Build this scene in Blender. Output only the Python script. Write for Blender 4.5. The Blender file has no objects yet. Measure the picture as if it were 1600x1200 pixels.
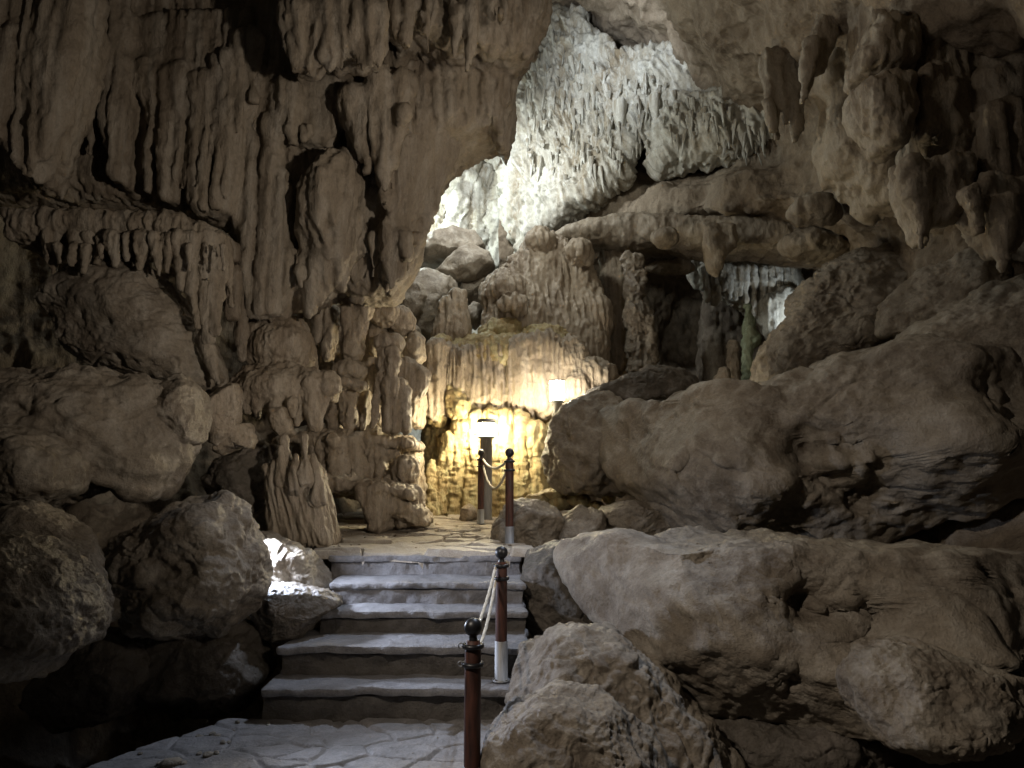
import bpy, math, random
import numpy as np
from mathutils import Vector
sc = bpy.context.scene
C = sc.collection
random.seed(3)

# ---------------------------------------------------------------- camera
F = 1043.0; PITCH = math.radians(8.7); CZ = 1.6
cam = bpy.data.cameras.new('camera'); cam.sensor_width = 36; cam.lens = 36 * F / 1600
cam.clip_start = 0.05; cam.clip_end = 200
co = bpy.data.objects.new('camera', cam); C.objects.link(co)
co.location = (0, 0, CZ); co.rotation_euler = (math.pi / 2 + PITCH, 0, 0)
sc.camera = co
CP, SP = math.cos(PITCH), math.sin(PITCH)

def W(px, py, Y):
    """the point of the cave at distance Y ahead that is seen at (px, py) of the photograph"""
    u = (np.asarray(px, float) - 800) / F; v = (600 - np.asarray(py, float)) / F
    dy = CP - v * SP; dz = SP + v * CP
    k = Y / dy
    return np.stack(np.broadcast_arrays(u * k, Y + 0 * k, CZ + dz * k), -1)
def ground_y(py, z):
    v = (600 - py) / F
    return (z - CZ) * (CP - v * SP) / (SP + v * CP)
def S(Y): return Y / F          # metres per photo pixel at distance Y

# ---------------------------------------------------------------- world, exposure
w = bpy.data.worlds.new('World'); sc.world = w; w.use_nodes = True
bg = w.node_tree.nodes['Background']; bg.inputs[0].default_value = (1.0, 0.86, 0.68, 1); bg.inputs[1].default_value = 0.009
sc.view_settings.view_transform = 'Standard'; sc.view_settings.look = 'None'
sc.view_settings.exposure = 0.28; sc.view_settings.gamma = 1
sc.cycles.use_denoising = True
sc.cycles.max_bounces = 6; sc.cycles.diffuse_bounces = 4

# ---------------------------------------------------------------- lamps of the cave, with added fill lights
def lamp(name, loc, power, col, r=0.1, spot=None, aim=None, blend=.6):
    L = bpy.data.lights.new(name, 'SPOT' if spot else 'POINT'); L.energy = power; L.color = col
    L.shadow_soft_size = r
    o = bpy.data.objects.new(name, L); C.objects.link(o); o.location = Vector(loc)
    if spot:
        L.spot_size = math.radians(spot); L.spot_blend = blend
        o.rotation_euler = (Vector(aim) - Vector(loc)).to_track_quat('-Z', 'Y').to_euler()
    return o
lamp('cave_fill_light', (1.2, 5.2, 5.9), 36, (1.0, .88, .74), .25)  # added overhead fill, no lamp of the place
lamp('cave_fill_light', (-2.3, 1.3, 4.2), 440, (1.0, .875, .74), .12, 74, W(1180, 930, 5), 1.0)  # added fill spot that brightens the right boulders
lamp('cave_fill_light', (2.7, 1.6, 2.6), 560, (1.0, .875, .74), .12, 78, W(450, 400, 7.5), 1.0)  # added fill spot that brightens the left curtain
lamp('cool_overhead_light', (1.6, 6.9, 7.4), 760, (.66, .78, 1.0), .1, 40, (-.35, 5.0, .3), .8)  # unseen spot standing in for bluish light from the opening
lamp('step_spotlight', W(412, 838, 5.78), 190, (.70, .79, 1.0), .1, 128, W(560, 1010, 5.4), .6)
lamp('passage_light', W(690, 130, 11.0), 620, (.93, .98, .98), .2, 140, W(780, 380, 13.5), .9)
lamp('passage_light', W(755, 165, 9.4), 150, (.95, .96, .88), .2)  # added fill for the stone curtain, boulder pile and mound
lamp('passage_light', W(610, 330, 13.8), 260, (.9, 1.0, .94), .15)  # extra light added to whiten the far drapery
lamp('passage_light', W(845, -20, 9.6), 360, (.84, .92, 1.0), .2, 84, W(960, 60, 11.5), 1.0)
lamp('alcove_floodlight', W(1300, 520, 11.0), 60, (.86, .95, 1.0), .1, 62, W(1205, 475, 12.0), .8)

# ---------------------------------------------------------------- noise
rng = np.random.RandomState(7)
PERM = np.tile(rng.permutation(256), 3)
GR = rng.normal(size=(256, 3)); GR /= np.linalg.norm(GR, axis=1)[:, None]
GR = GR.astype(np.float32)
def perlin(p):
    p = np.asarray(p, np.float32)
    i = np.floor(p).astype(np.int32); f = p - i; i &= 255
    u = f * f * f * (f * (f * 6 - 15) + 10)
    out = None
    r = {}
    for dx in (0, 1):
        a = PERM[i[:, 0] + dx]
        for dy in (0, 1):
            b = PERM[a + i[:, 1] + dy]
            for dz in (0, 1):
                g = GR[PERM[b + i[:, 2] + dz]]
                r[dx, dy, dz] = g[:, 0] * (f[:, 0] - dx) + g[:, 1] * (f[:, 1] - dy) + g[:, 2] * (f[:, 2] - dz)
    l = lambda a, b, t: a + (b - a) * t
    x00 = l(r[0,0,0], r[1,0,0], u[:,0]); x10 = l(r[0,1,0], r[1,1,0], u[:,0])
    x01 = l(r[0,0,1], r[1,0,1], u[:,0]); x11 = l(r[0,1,1], r[1,1,1], u[:,0])
    return l(l(x00, x10, u[:,1]), l(x01, x11, u[:,1]), u[:,2]) * 1.5
def fbm(p, o=3, gain=.5):
    s = 0; a = 1
    for k in range(o):
        s = s + a * perlin(p * 2.03 ** k + 17.3 * k); a *= gain
    return s
def ridged(p, o=2):
    s = 0; a = 1
    for k in range(o):
        s = s + a * (1 - 2 * np.abs(perlin(p * 2.1 ** k + 5.1 * k))); a *= .5
    return s / 1.5

# ---------------------------------------------------------------- materials
def rock_mat(name, c1, c2, c3, scale=1.0, stretch=1.0, bump=.5, rough=.85, fine=1.0, spec=.25, streak=0):
    m = bpy.data.materials.new(name); m.use_nodes = True; nt = m.node_tree; N = nt.nodes; Lk = nt.links
    b = N['Principled BSDF']; b.inputs['Roughness'].default_value = rough
    b.inputs['Specular IOR Level'].default_value = spec
    tc = N.new('ShaderNodeTexCoord'); geo = tc.outputs['Object']
    def mp(sx, sy, sz):
        n = N.new('ShaderNodeMapping'); n.inputs['Scale'].default_value = (sx, sy, sz); Lk.new(geo, n.inputs[0]); return n.outputs[0]
    def noise(vec, s, d=6, r=.6, dist=0):
        n = N.new('ShaderNodeTexNoise'); n.inputs['Scale'].default_value = s; n.inputs['Detail'].default_value = d
        n.inputs['Roughness'].default_value = r; n.inputs['Distortion'].default_value = dist; Lk.new(vec, n.inputs['Vector']); return n.outputs[0]
    v1 = mp(1, 1, stretch)
    big = noise(v1, .9 * scale, 5, .62, .4); mid = noise(v1, 5 * scale, 7, .68, .3); fin = noise(mp(1, 1, (1 + stretch) / 2), 38 * scale, 5, .7)
    r1 = N.new('ShaderNodeValToRGB'); Lk.new(big, r1.inputs[0])
    e = r1.color_ramp.elements; e[0].position = .36; e[0].color = (*c2, 1); e[1].position = .62; e[1].color = (*c1, 1)
    r2 = N.new('ShaderNodeValToRGB'); Lk.new(mid, r2.inputs[0])
    e = r2.color_ramp.elements; e[0].position = .45; e[0].color = (0, 0, 0, 1); e[1].position = .7; e[1].color = (1, 1, 1, 1)
    mx = N.new('ShaderNodeMixRGB'); Lk.new(r2.outputs[0], mx.inputs[0]); Lk.new(r1.outputs[0], mx.inputs[1]); mx.inputs[2].default_value = (*c3, 1)
    mu = N.new('ShaderNodeMixRGB'); mu.blend_type = 'MULTIPLY'; mu.inputs[0].default_value = .55
    r3 = N.new('ShaderNodeValToRGB'); Lk.new(fin, r3.inputs[0]); e = r3.color_ramp.elements
    e[0].position = .3; e[0].color = (.55, .55, .55, 1); e[1].position = .6; e[1].color = (1, 1, 1, 1)
    Lk.new(mx.outputs[0], mu.inputs[1]); Lk.new(r3.outputs[0], mu.inputs[2]); Lk.new(mu.outputs[0], b.inputs['Base Color'])
    if streak:
        rg = N.new('ShaderNodeTexNoise'); rg.noise_type = 'RIDGED_MULTIFRACTAL'; rg.inputs['Scale'].default_value = streak; rg.inputs['Detail'].default_value = 4
        rg.inputs['Roughness'].default_value = .55; rg.inputs['Distortion'].default_value = .25; Lk.new(mp(1, 1, .07), rg.inputs['Vector'])
        b0 = N.new('ShaderNodeBump'); b0.inputs['Strength'].default_value = .8; b0.inputs['Distance'].default_value = .05; Lk.new(rg.outputs[0], b0.inputs['Height'])
    b1 = N.new('ShaderNodeBump'); b1.inputs['Strength'].default_value = bump; b1.inputs['Distance'].default_value = .09 / scale
    Lk.new(mid, b1.inputs['Height'])
    if streak: Lk.new(b0.outputs[0], b1.inputs['Normal'])
    gr = noise(mp(1, 1, (1 + stretch) / 2), 13 * scale, 6, .72, .2)
    b3 = N.new('ShaderNodeBump'); b3.inputs['Strength'].default_value = .7; b3.inputs['Distance'].default_value = .035 / scale
    Lk.new(gr, b3.inputs['Height']); Lk.new(b1.outputs[0], b3.inputs['Normal'])
    b2 = N.new('ShaderNodeBump'); b2.inputs['Strength'].default_value = bump * fine; b2.inputs['Distance'].default_value = .02 / scale
    Lk.new(fin, b2.inputs['Height']); Lk.new(b3.outputs[0], b2.inputs['Normal']); Lk.new(b2.outputs[0], b.inputs['Normal'])
    return m
M = {}
M['rock'] = rock_mat('limestone', (.31, .26, .195), (.15, .12, .088), (.38, .34, .28), 1.0, 1, .5, rough=.55, spec=.4)
M['rockb'] = rock_mat('limestone_near', (.29, .245, .185), (.15, .12, .088), (.37, .33, .27), 1.1, 1, .4, fine=1.5, rough=.55, spec=.4)
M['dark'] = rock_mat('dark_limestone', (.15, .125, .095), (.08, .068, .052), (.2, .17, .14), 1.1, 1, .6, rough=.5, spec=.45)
M['flow'] = rock_mat('flowstone', (.36, .295, .215), (.19, .145, .10), (.43, .37, .29), 1.5, .14, .5, streak=7, rough=.55, spec=.4)
M['curtain'] = rock_mat('curtain_flowstone', (.30, .25, .185), (.15, .115, .08), (.36, .32, .26), 1.1, .14, .5, streak=5.5, rough=.6, spec=.35)
M['lamp_tint'] = rock_mat('lamp_tinted_flowstone', (.40, .31, .15), (.22, .15, .06), (.46, .42, .24), 1.6, .5, .8, streak=5, rough=.5, spec=.4)  # yellow base colour carries the lamp's glow on the stone
M['white'] = rock_mat('white_calcite', (.52, .51, .45), (.27, .22, .15), (.72, .72, .67), 1.3, .25, .6, streak=6)
M['ceil'] = rock_mat('ceiling_rock', (.26, .21, .155), (.12, .09, .062), (.30, .25, .19), .9, .6, .6)
M['wall'] = rock_mat('cave_wall', (.23, .19, .145), (.12, .095, .07), (.30, .26, .20), 1.0, .3, .6)
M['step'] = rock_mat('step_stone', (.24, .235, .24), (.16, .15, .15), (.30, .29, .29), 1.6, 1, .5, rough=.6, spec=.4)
def plain(name, c, rough=.5, metal=0, emit=None, es=0, noise=0):
    m = bpy.data.materials.new(name); m.use_nodes = True; nt = m.node_tree; b = nt.nodes['Principled BSDF']
    b.inputs['Base Color'].default_value = (*c, 1); b.inputs['Roughness'].default_value = rough; b.inputs['Metallic'].default_value = metal
    if emit: b.inputs['Emission Color'].default_value = (*emit, 1); b.inputs['Emission Strength'].default_value = es
    if noise:
        tc = nt.nodes.new('ShaderNodeTexCoord'); mp = nt.nodes.new('ShaderNodeMapping'); mp.inputs['Scale'].default_value = (30, 30, 4)
        n = nt.nodes.new('ShaderNodeTexNoise'); n.inputs['Scale'].default_value = 2; n.inputs['Detail'].default_value = 5
        r = nt.nodes.new('ShaderNodeValToRGB'); e = r.color_ramp.elements
        e[0].position = .3; e[1].position = .7; e[0].color = (*[x * (1 - noise) for x in c], 1); e[1].color = (*[min(1, x * (1 + noise)) for x in c], 1)
        nt.links.new(tc.outputs['Object'], mp.inputs[0]); nt.links.new(mp.outputs[0], n.inputs['Vector'])
        nt.links.new(n.outputs[0], r.inputs[0]); nt.links.new(r.outputs[0], b.inputs['Base Color'])
        rr = nt.nodes.new('ShaderNodeMapRange'); rr.inputs[3].default_value = rough * .7; rr.inputs[4].default_value = min(1, rough * 1.4)
        nt.links.new(n.outputs[0], rr.inputs[0]); nt.links.new(rr.outputs[0], b.inputs['Roughness'])
    return m
M['wood'] = plain('red_brown_wood', (.06, .021, .013), .6, noise=.55)
M['black'] = plain('black_gloss', (.012, .012, .014), .4)
M['metal'] = plain('brushed_metal', (.28, .28, .28), .6, .7, noise=.3)
M['grey'] = plain('grey_paint', (.13, .125, .12), .5, noise=.2)
M['rope'] = plain('white_rope', (.55, .51, .43), .85, noise=.15)
M['glow'] = plain('lamp_glass', (.9, .9, .85), .4, emit=(1, .86, .56), es=300)
M['glow2'] = plain('lamp_glass_white', (.9, .9, .9), .4, emit=(1, .9, .74), es=90)
M['green'] = rock_mat('algae_green', (.26, .33, .22), (.24, .25, .16), (.38, .46, .34), 3, .3, .6)

M['paver'] = rock_mat('flagstones', (.46, .40, .32), (.32, .27, .21), (.5, .45, .38), 1.8, 1, .5, rough=.6, spec=.4)
M['paver2'] = rock_mat('grey_flagstones', (.28, .265, .26), (.2, .19, .18), (.33, .31, .3), 1.8, 1, .5, rough=.55, spec=.4)
M['riser'] = rock_mat('shaded_riser_stone', (.13, .115, .10), (.085, .075, .065), (.16, .145, .13), 1.6, 1, .5, rough=.6, spec=.35)  # darker colour paints shade onto the lower risers

# ---------------------------------------------------------------- mesh plumbing
def link(name, V, Fq, mat, parent=None, loc=None, smooth=True):
    V = np.asarray(V, np.float32); Fq = np.asarray(Fq, np.int32)
    loc = np.zeros(3) if loc is None else np.asarray(loc, float)
    me = bpy.data.meshes.new(name)
    nv, nf, k = len(V), len(Fq), Fq.shape[1]
    me.vertices.add(nv); me.vertices.foreach_set('co', (V - loc.astype(np.float32)).ravel())
    me.loops.add(nf * k); me.loops.foreach_set('vertex_index', Fq.ravel())
    me.polygons.add(nf); me.polygons.foreach_set('loop_start', np.arange(0, nf * k, k, dtype=np.int32))
    me.update(calc_edges=True)
    if smooth: me.polygons.foreach_set('use_smooth', np.ones(nf, bool))
    me.materials.append(M[mat] if isinstance(mat, str) else mat)
    o = bpy.data.objects.new(name, me); C.objects.link(o)
    if parent: o.parent = parent; o.location = Vector(loc) - parent.location
    else: o.location = Vector(loc)
    return o
def tag(o, label=None, cat=None, group=None, kind=None):
    if label: o['label'] = label
    if cat: o['category'] = cat
    if group: o['group'] = group
    if kind: o['kind'] = kind
    return o
def empty(name, loc, label, cat, group=None):
    o = bpy.data.objects.new(name, None); C.objects.link(o); o.location = Vector(loc); o.empty_display_size = .1
    return tag(o, label, cat, group)
def normals(V, Fq):
    if Fq.shape[1] == 4: n = np.cross(V[Fq[:, 2]] - V[Fq[:, 0]], V[Fq[:, 3]] - V[Fq[:, 1]])
    else: n = np.cross(V[Fq[:, 1]] - V[Fq[:, 0]], V[Fq[:, 2]] - V[Fq[:, 0]])
    out = np.zeros((len(V), 3))
    for c in range(3):
        for j in range(Fq.shape[1]): out[:, c] += np.bincount(Fq[:, j], n[:, c], minlength=len(V))
    return (out / (np.linalg.norm(out, axis=1)[:, None] + 1e-12)).astype(np.float32)

def displace(V, Fq, d):
    """d: dict of displacement settings, all in metres"""
    off = d.get('seed', 0) * 13.7
    q = V + off
    n = normals(V, Fq)
    if d.get('rough'):
        a, f = d['rough']; V = V + n * (a * fbm(q * f, 4, .52))[:, None]
    if d.get('facet'):
        a, f = d['facet']; V = V + n * (a * ridged(q * f + .6 * perlin(q * f * .7)[:, None], 3))[:, None]
    if d.get('flute'):
        a, f = d['flute'][:2]; st = d['flute'][2] if len(d['flute']) > 2 else .09; lean = d.get('lean', 0)
        s = q.copy(); s[:, 0] += lean * q[:, 2]
        wv = .18 * perlin(q * 1.3)
        p = np.stack([s[:, 0] * f + wv, s[:, 1] * f * .8, s[:, 2] * f * st], 1)
        msk = .55 + .45 * np.clip(perlin(q * .9 + 3) * 2 + .5, 0, 1)
        rg = 1 - 2 * np.abs(perlin(p)) + .6 * (1 - 2 * np.abs(perlin(p * 2.1 + 5))) + .4 * (1 - 2 * np.abs(perlin(p * 4.3 + 9)))
        V = V + n * (a * msk * rg / 1.6)[:, None]
    if d.get('rib'):
        a, f, st = d['rib']; s = q.copy(); s[:, 0] += d.get('lean', 0) * q[:, 2]
        p = np.stack([s[:, 0] * f + .22 * perlin(q * 1.7 + 2), s[:, 1] * f * .7, s[:, 2] * f * st], 1)
        msk = np.clip(perlin(q * 1.4 + 6) * 2 + .75, .1, 1)
        V = V + n * (a * msk * (1 - 3 * np.abs(perlin(p)) + .5 * perlin(p * 2.3 + 4)))[:, None]
    if d.get('ripple'):
        a, f = d['ripple']
        p = np.stack([q[:, 0] * f * .35, q[:, 1] * f * .35, q[:, 2] * f], 1)
        V = V + n * (a * ridged(p, 2))[:, None]
    if d.get('crack'):
        a, f = d['crack']; wq = q + .25 / f * np.stack([perlin(q * f * 2.1), perlin(q * f * 2.1 + 7), perlin(q * f * 2.1 + 13)], 1)
        p = wq * f * np.array([.8, .8, 1.7]); c = perlin(p); c2 = perlin(p * 1.9 + 21); m1 = np.clip(perlin(q * f * .8 + 31) * 3 + .8, 0, 1)
        V = V - n * (a * m1 * (np.exp(-(c / .035) ** 2) + .6 * np.exp(-(c2 / .05) ** 2) - .5 * np.clip(c, -.1, .1) * 4))[:, None]
    if d.get('pits'):
        a, f = d['pits']; c = perlin(q * f + 9.1); V = V - n * (a * np.clip(c - .25, 0, 1) * 2)[:, None]
    return V

# unit icosphere
_ico = {}
def ico(n):
    if n not in _ico:
        import bmesh
        bm = bmesh.new(); bmesh.ops.create_icosphere(bm, subdivisions=n, radius=1)
        _ico[n] = (np.array([v.co[:] for v in bm.verts], np.float32), np.array([[v.index for v in f.verts] for f in bm.faces], np.int32)); bm.free()
    return _ico[n]

_bn = [0]
def boulder(name, label, cat, Y, T, pts, mat='rock', n=6, c=None, kx=0, kz=0, planes=5, d=None, group=None, pw=.8, seed=None, parent=None, cut=.72, dents=None, cuts=None):
    """solid rock: outline at distance Y, half depth T, leaning by kx, kz, cut by a few planes"""
    _bn[0] += 1; sd = _bn[0] if seed is None else seed
    r = np.random.RandomState(sd)
    P = W(np.array([p[0] for p in pts]), np.array([p[1] for p in pts]), Y)
    ce = P.mean(0) if c is None else W(c[0], c[1], Y)
    if c is None: ce = (P.min(0) + P.max(0)) / 2
    rx, rz = P[:, 0] - ce[0], P[:, 2] - ce[2]
    # densify outline then store the radius by angle
    t = np.linspace(0, 1, 24, endpoint=False)
    X = (rx[:, None] * (1 - t) + np.roll(rx, -1)[:, None] * t).ravel(); Z = (rz[:, None] * (1 - t) + np.roll(rz, -1)[:, None] * t).ravel()
    th = np.arctan2(Z, X); rr = np.hypot(X, Z); o = np.argsort(th)
    th = np.concatenate([th[o] - 2 * np.pi, th[o], th[o] + 2 * np.pi]); rr = np.tile(rr[o], 3)
    g = np.linspace(-np.pi, np.pi, 361); R = np.interp(g, th, rr)
    k = np.array([1, 2, 3, 2, 1.]); k /= k.sum(); Rp = np.concatenate([R[-5:-1], R, R[1:5]]); R = np.convolve(Rp, k, 'same')[4:-4]
    U, Fc = ico(n); U = U.astype(np.float64)
    a = np.arctan2(U[:, 2], U[:, 0]); m = np.hypot(U[:, 0], U[:, 2])
    rad = np.interp(a, g, R)
    mm = m ** pw
    x = np.cos(a) * mm * rad; z = np.sin(a) * mm * rad; y = np.sign(U[:, 1]) * np.abs(U[:, 1]) ** .8 * T
    V = np.stack([x, y, z], 1)
    sz = np.mean(rr)
    for _ in range(planes):     # broken faces, most of them on the near side
        dn = r.normal(size=3); dn[1] = -abs(dn[1]) * 1.3 - .35; dn /= np.linalg.norm(dn)
        h = V @ dn; lim = h.max() * r.uniform(cut, .93); ex = h - lim
        e2 = np.where(ex > 0, ex * .12, 0) - np.where(ex > 0, ex, 0)
        V = V + dn * e2[:, None]
    for (n0, n1, n2, fr) in (cuts or []):
        dn = np.array([n0, n1, n2], float); dn /= np.linalg.norm(dn); hh = V @ dn; lim = hh.max() * fr; V = V - dn * (np.clip(hh - lim, 0, None) * .95)[:, None]
    for (qx, qy, qr, dep) in (dents or []):
        o_ = W(qx, qy, Y) - ce; rq = qr * S(Y); nz_ = fbm(V / rq * .9 + qx, 3); g_ = np.exp(-(((V[:, 0] - o_[0]) ** 2 + (V[:, 2] - o_[2]) ** 2 * 1.5) / rq ** 2) * (1 + .9 * nz_)) * np.clip(1 + 1.0 * nz_, .2, 2)
        V[:, 1] += dep * np.clip(g_, 0, 1) * np.clip(-V[:, 1] / T * 3, 0, 1)
    V[:, 1] += kx * V[:, 0] + kz * V[:, 2]
    V = (V + ce).astype(np.float32)
    dd = dict(rough=(sz * .09, 1.6 / sz), facet=(sz * .05, 2.2 / sz), pits=(sz * .03, 7 / sz), crack=(min(.035, sz * .035), 1.5 / sz)); dd.update(d or {}); dd.setdefault('seed', sd)
    V = displace(V, Fc, dd)
    if dd.get('ripfine') is None: V = V + normals(V, Fc) * (sz * .012 * fbm((V + sd) * 12 / sz, 3, .6))[:, None]
    o = link(name, V, Fc, mat, parent, loc=(ce[0], ce[1], V[:, 2].min()))
    return tag(o, label, cat, group) if not parent else o

# ---------------------------------------------------------------- implicit formations
def polydist(X, Z, P):
    d = np.full(X.shape, 1e9, np.float32); ins = np.zeros(X.shape, bool)
    n = len(P)
    for i in range(n):
        ax, az = P[i]; bx, bz = P[(i + 1) % n]
        ex, ez = bx - ax, bz - az
        t = np.clip(((X - ax) * ex + (Z - az) * ez) / (ex * ex + ez * ez + 1e-12), 0, 1)
        d = np.minimum(d, np.hypot(X - ax - t * ex, Z - az - t * ez))
        if abs(ez) > 1e-9:
            cr = ((az > Z) != (bz > Z)) & (X < ex * (Z - az) / ez + ax); ins ^= cr
    return np.where(ins, -d, d)

def field(prims, vox, k):
    """prims: ('p',pts,Y,T,r[,kx,kz]) outline slab | ('c',(px,py,r),(px,py,r),Y0[,Y1]) tapered drip | ('e',px,py,rx,ry,Y,T) lump"""
    bb = []
    Q = []
    for p in prims:
        if p[0] == 'p':
            P = W(np.array([a[0] for a in p[1]], float), np.array([a[1] for a in p[1]], float), p[2])[:, [0, 2]]
            kx, kz = (p[5], p[6]) if len(p) > 5 else (0, 0)
            cx, cz = P.mean(0); e = abs(kx) * np.ptp(P[:, 0]) + abs(kz) * np.ptp(P[:, 1])
            lo = [P[:, 0].min(), p[2] - p[3] - e * .7, P[:, 1].min()]; hi = [P[:, 0].max(), p[2] + p[3] + e * .7, P[:, 1].max()]
            Q.append(('p', P, p[2], p[3], p[4], kx, kz, cx, cz))
        elif p[0] == 'c':
            Y0 = p[3]; Y1 = p[4] if len(p) > 4 else Y0
            a = W(p[1][0], p[1][1], Y0); b = W(p[2][0], p[2][1], Y1); ra, rb = p[1][2] * S(Y0), p[2][2] * S(Y1)
            lo = np.minimum(a, b) - max(ra, rb); hi = np.maximum(a, b) + max(ra, rb); Q.append(('c', a, b, ra, rb))
        else:
            c = W(p[1], p[2], p[5]); r = np.array([p[3] * S(p[5]), p[6], p[4] * S(p[5])]); lo = c - r; hi = c + r; Q.append(('e', c, r))
        bb.append((np.array(lo, float), np.array(hi, float)))
    lo = np.min([b[0] for b in bb], 0) - k - 3 * vox; hi = np.max([b[1] for b in bb], 0) + k + 3 * vox
    N = np.ceil((hi - lo) / vox).astype(int) + 1
    ax = [(lo[i] + vox * np.arange(N[i])).astype(np.float32) for i in range(3)]
    G = np.full(N, 4 * vox + k, np.float32)
    for q, (l, h) in zip(Q, bb):
        s = [slice(max(0, int((l[i] - k - 2 * vox - lo[i]) / vox)), min(N[i], int((h[i] + k + 2 * vox - lo[i]) / vox) + 2)) for i in range(3)]
        X, Yy, Z = ax[0][s[0]][:, None, None], ax[1][s[1]][None, :, None], ax[2][s[2]][None, None, :]
        if q[0] == 'p':
            d2 = polydist(*np.broadcast_arrays(X[:, :, 0], Z[:, 0, :]), q[1])[:, None, :]
            yc = q[2] + q[5] * (X - q[7]) + q[6] * (Z - q[8])
            r = q[4]; u = d2 + r; v = np.abs(Yy - yc) - q[3] + r
            D = np.minimum(np.maximum(u, v), 0) + np.sqrt(np.maximum(u, 0) ** 2 + np.maximum(v, 0) ** 2) - r
        elif q[0] == 'c':
            a, b, ra, rb = q[1:]; e = b - a; L2 = (e ** 2).sum()
            t = np.clip(((X - a[0]) * e[0] + (Yy - a[1]) * e[1] + (Z - a[2]) * e[2]) / L2, 0, 1)
            D = np.sqrt((X - a[0] - t * e[0]) ** 2 + (Yy - a[1] - t * e[1]) ** 2 + (Z - a[2] - t * e[2]) ** 2) - (ra + (rb - ra) * t)
        else:
            c, r = q[1:]; g = np.sqrt(((X - c[0]) / r[0]) ** 2 + ((Yy - c[1]) / r[1]) ** 2 + ((Z - c[2]) / r[2]) ** 2); D = (g - 1) * r.min()
        A = G[s[0], s[1], s[2]]
        hh = np.maximum(k - np.abs(A - D), 0) / k
        G[s[0], s[1], s[2]] = np.minimum(A, D) - hh * hh * k * .25
    return G, lo, vox

def surface_nets(G, lo, vox):
    ins = G < 0
    nx, ny, nz = G.shape
    cc = np.zeros((nx - 1, ny - 1, nz - 1), np.int8)
    for dx in (0, 1):
        for dy in (0, 1):
            for dz in (0, 1): cc += ins[dx:nx - 1 + dx, dy:ny - 1 + dy, dz:nz - 1 + dz]
    act = (cc > 0) & (cc < 8)
    idx = np.full(act.shape, -1, np.int32); I = np.argwhere(act); idx[act] = np.arange(len(I))
    acc = np.zeros((len(I), 3), np.float32); cnt = np.zeros(len(I), np.float32)
    cor = [(0,0,0),(1,0,0),(0,1,0),(1,1,0),(0,0,1),(1,0,1),(0,1,1),(1,1,1)]
    for a in range(8):
        for b in range(a + 1, 8):
            A, B = np.array(cor[a]), np.array(cor[b])
            if np.abs(A - B).sum() != 1: continue
            ga = G[I[:, 0] + A[0], I[:, 1] + A[1], I[:, 2] + A[2]]; gb = G[I[:, 0] + B[0], I[:, 1] + B[1], I[:, 2] + B[2]]
            m = (ga < 0) != (gb < 0); t = np.where(m, ga / np.where(m, ga - gb, 1), 0)
            acc += np.where(m[:, None], A + t[:, None] * (B - A), 0); cnt += m
    V = (I + acc / cnt[:, None]) * vox + lo
    F_ = []
    for axn in range(3):
        sl0 = [slice(None)] * 3; sl1 = [slice(None)] * 3; sl0[axn] = slice(0, -1); sl1[axn] = slice(1, None)
        a, b = ins[tuple(sl0)], ins[tuple(sl1)]
        E = np.argwhere(a != b); u, v = (axn + 1) % 3, (axn + 2) % 3
        ok = (E[:, u] > 0) & (E[:, v] > 0) & (E[:, u] < G.shape[u] - 1) & (E[:, v] < G.shape[v] - 1); E = E[ok]
        fl = a[E[:, 0], E[:, 1], E[:, 2]]
        q = []
        for du, dv in ((0, 0), (1, 0), (1, 1), (0, 1)):
            T_ = E.copy(); T_[:, u] -= du; T_[:, v] -= dv; q.append(idx[T_[:, 0], T_[:, 1], T_[:, 2]])
        q = np.stack(q, 1); q[~fl] = q[~fl][:, ::-1]; F_.append(q)
    return V.astype(np.float32), np.concatenate(F_)

def formation(name, label, cat, prims, vox=.04, k=.12, mat='flow', d=None, group=None, kind=None, parent=None, tip=1.0):
    prims = [(p[0], p[1], (p[2][0], p[2][1] + (1 - tip) * p[2][2], p[2][2] * tip), *p[3:]) if p[0] == 'c' and p[2][1] > p[1][1] else p for p in prims]
    vox *= .8
    G, lo, vx = field(prims, vox, k)
    V, Fq = surface_nets(G + (d or {}).get('shrink', 0), lo, vx)
    _bn[0] += 1
    dd = dict(seed=_bn[0]); dd.update(d or {})
    V = displace(V, Fq, dd)
    gq = V * np.array([1, 1, .55], np.float32); V = V + normals(V, Fq) * (dd.get('grain', .02) * fbm(gq * 11, 4, .62))[:, None]
    mid = (V.min(0) + V.max(0)) / 2
    o = link(name, V, Fq, mat, parent, loc=(mid[0], mid[1], V[:, 2].min()))
    return o if parent else tag(o, label, cat, group, kind)

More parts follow.
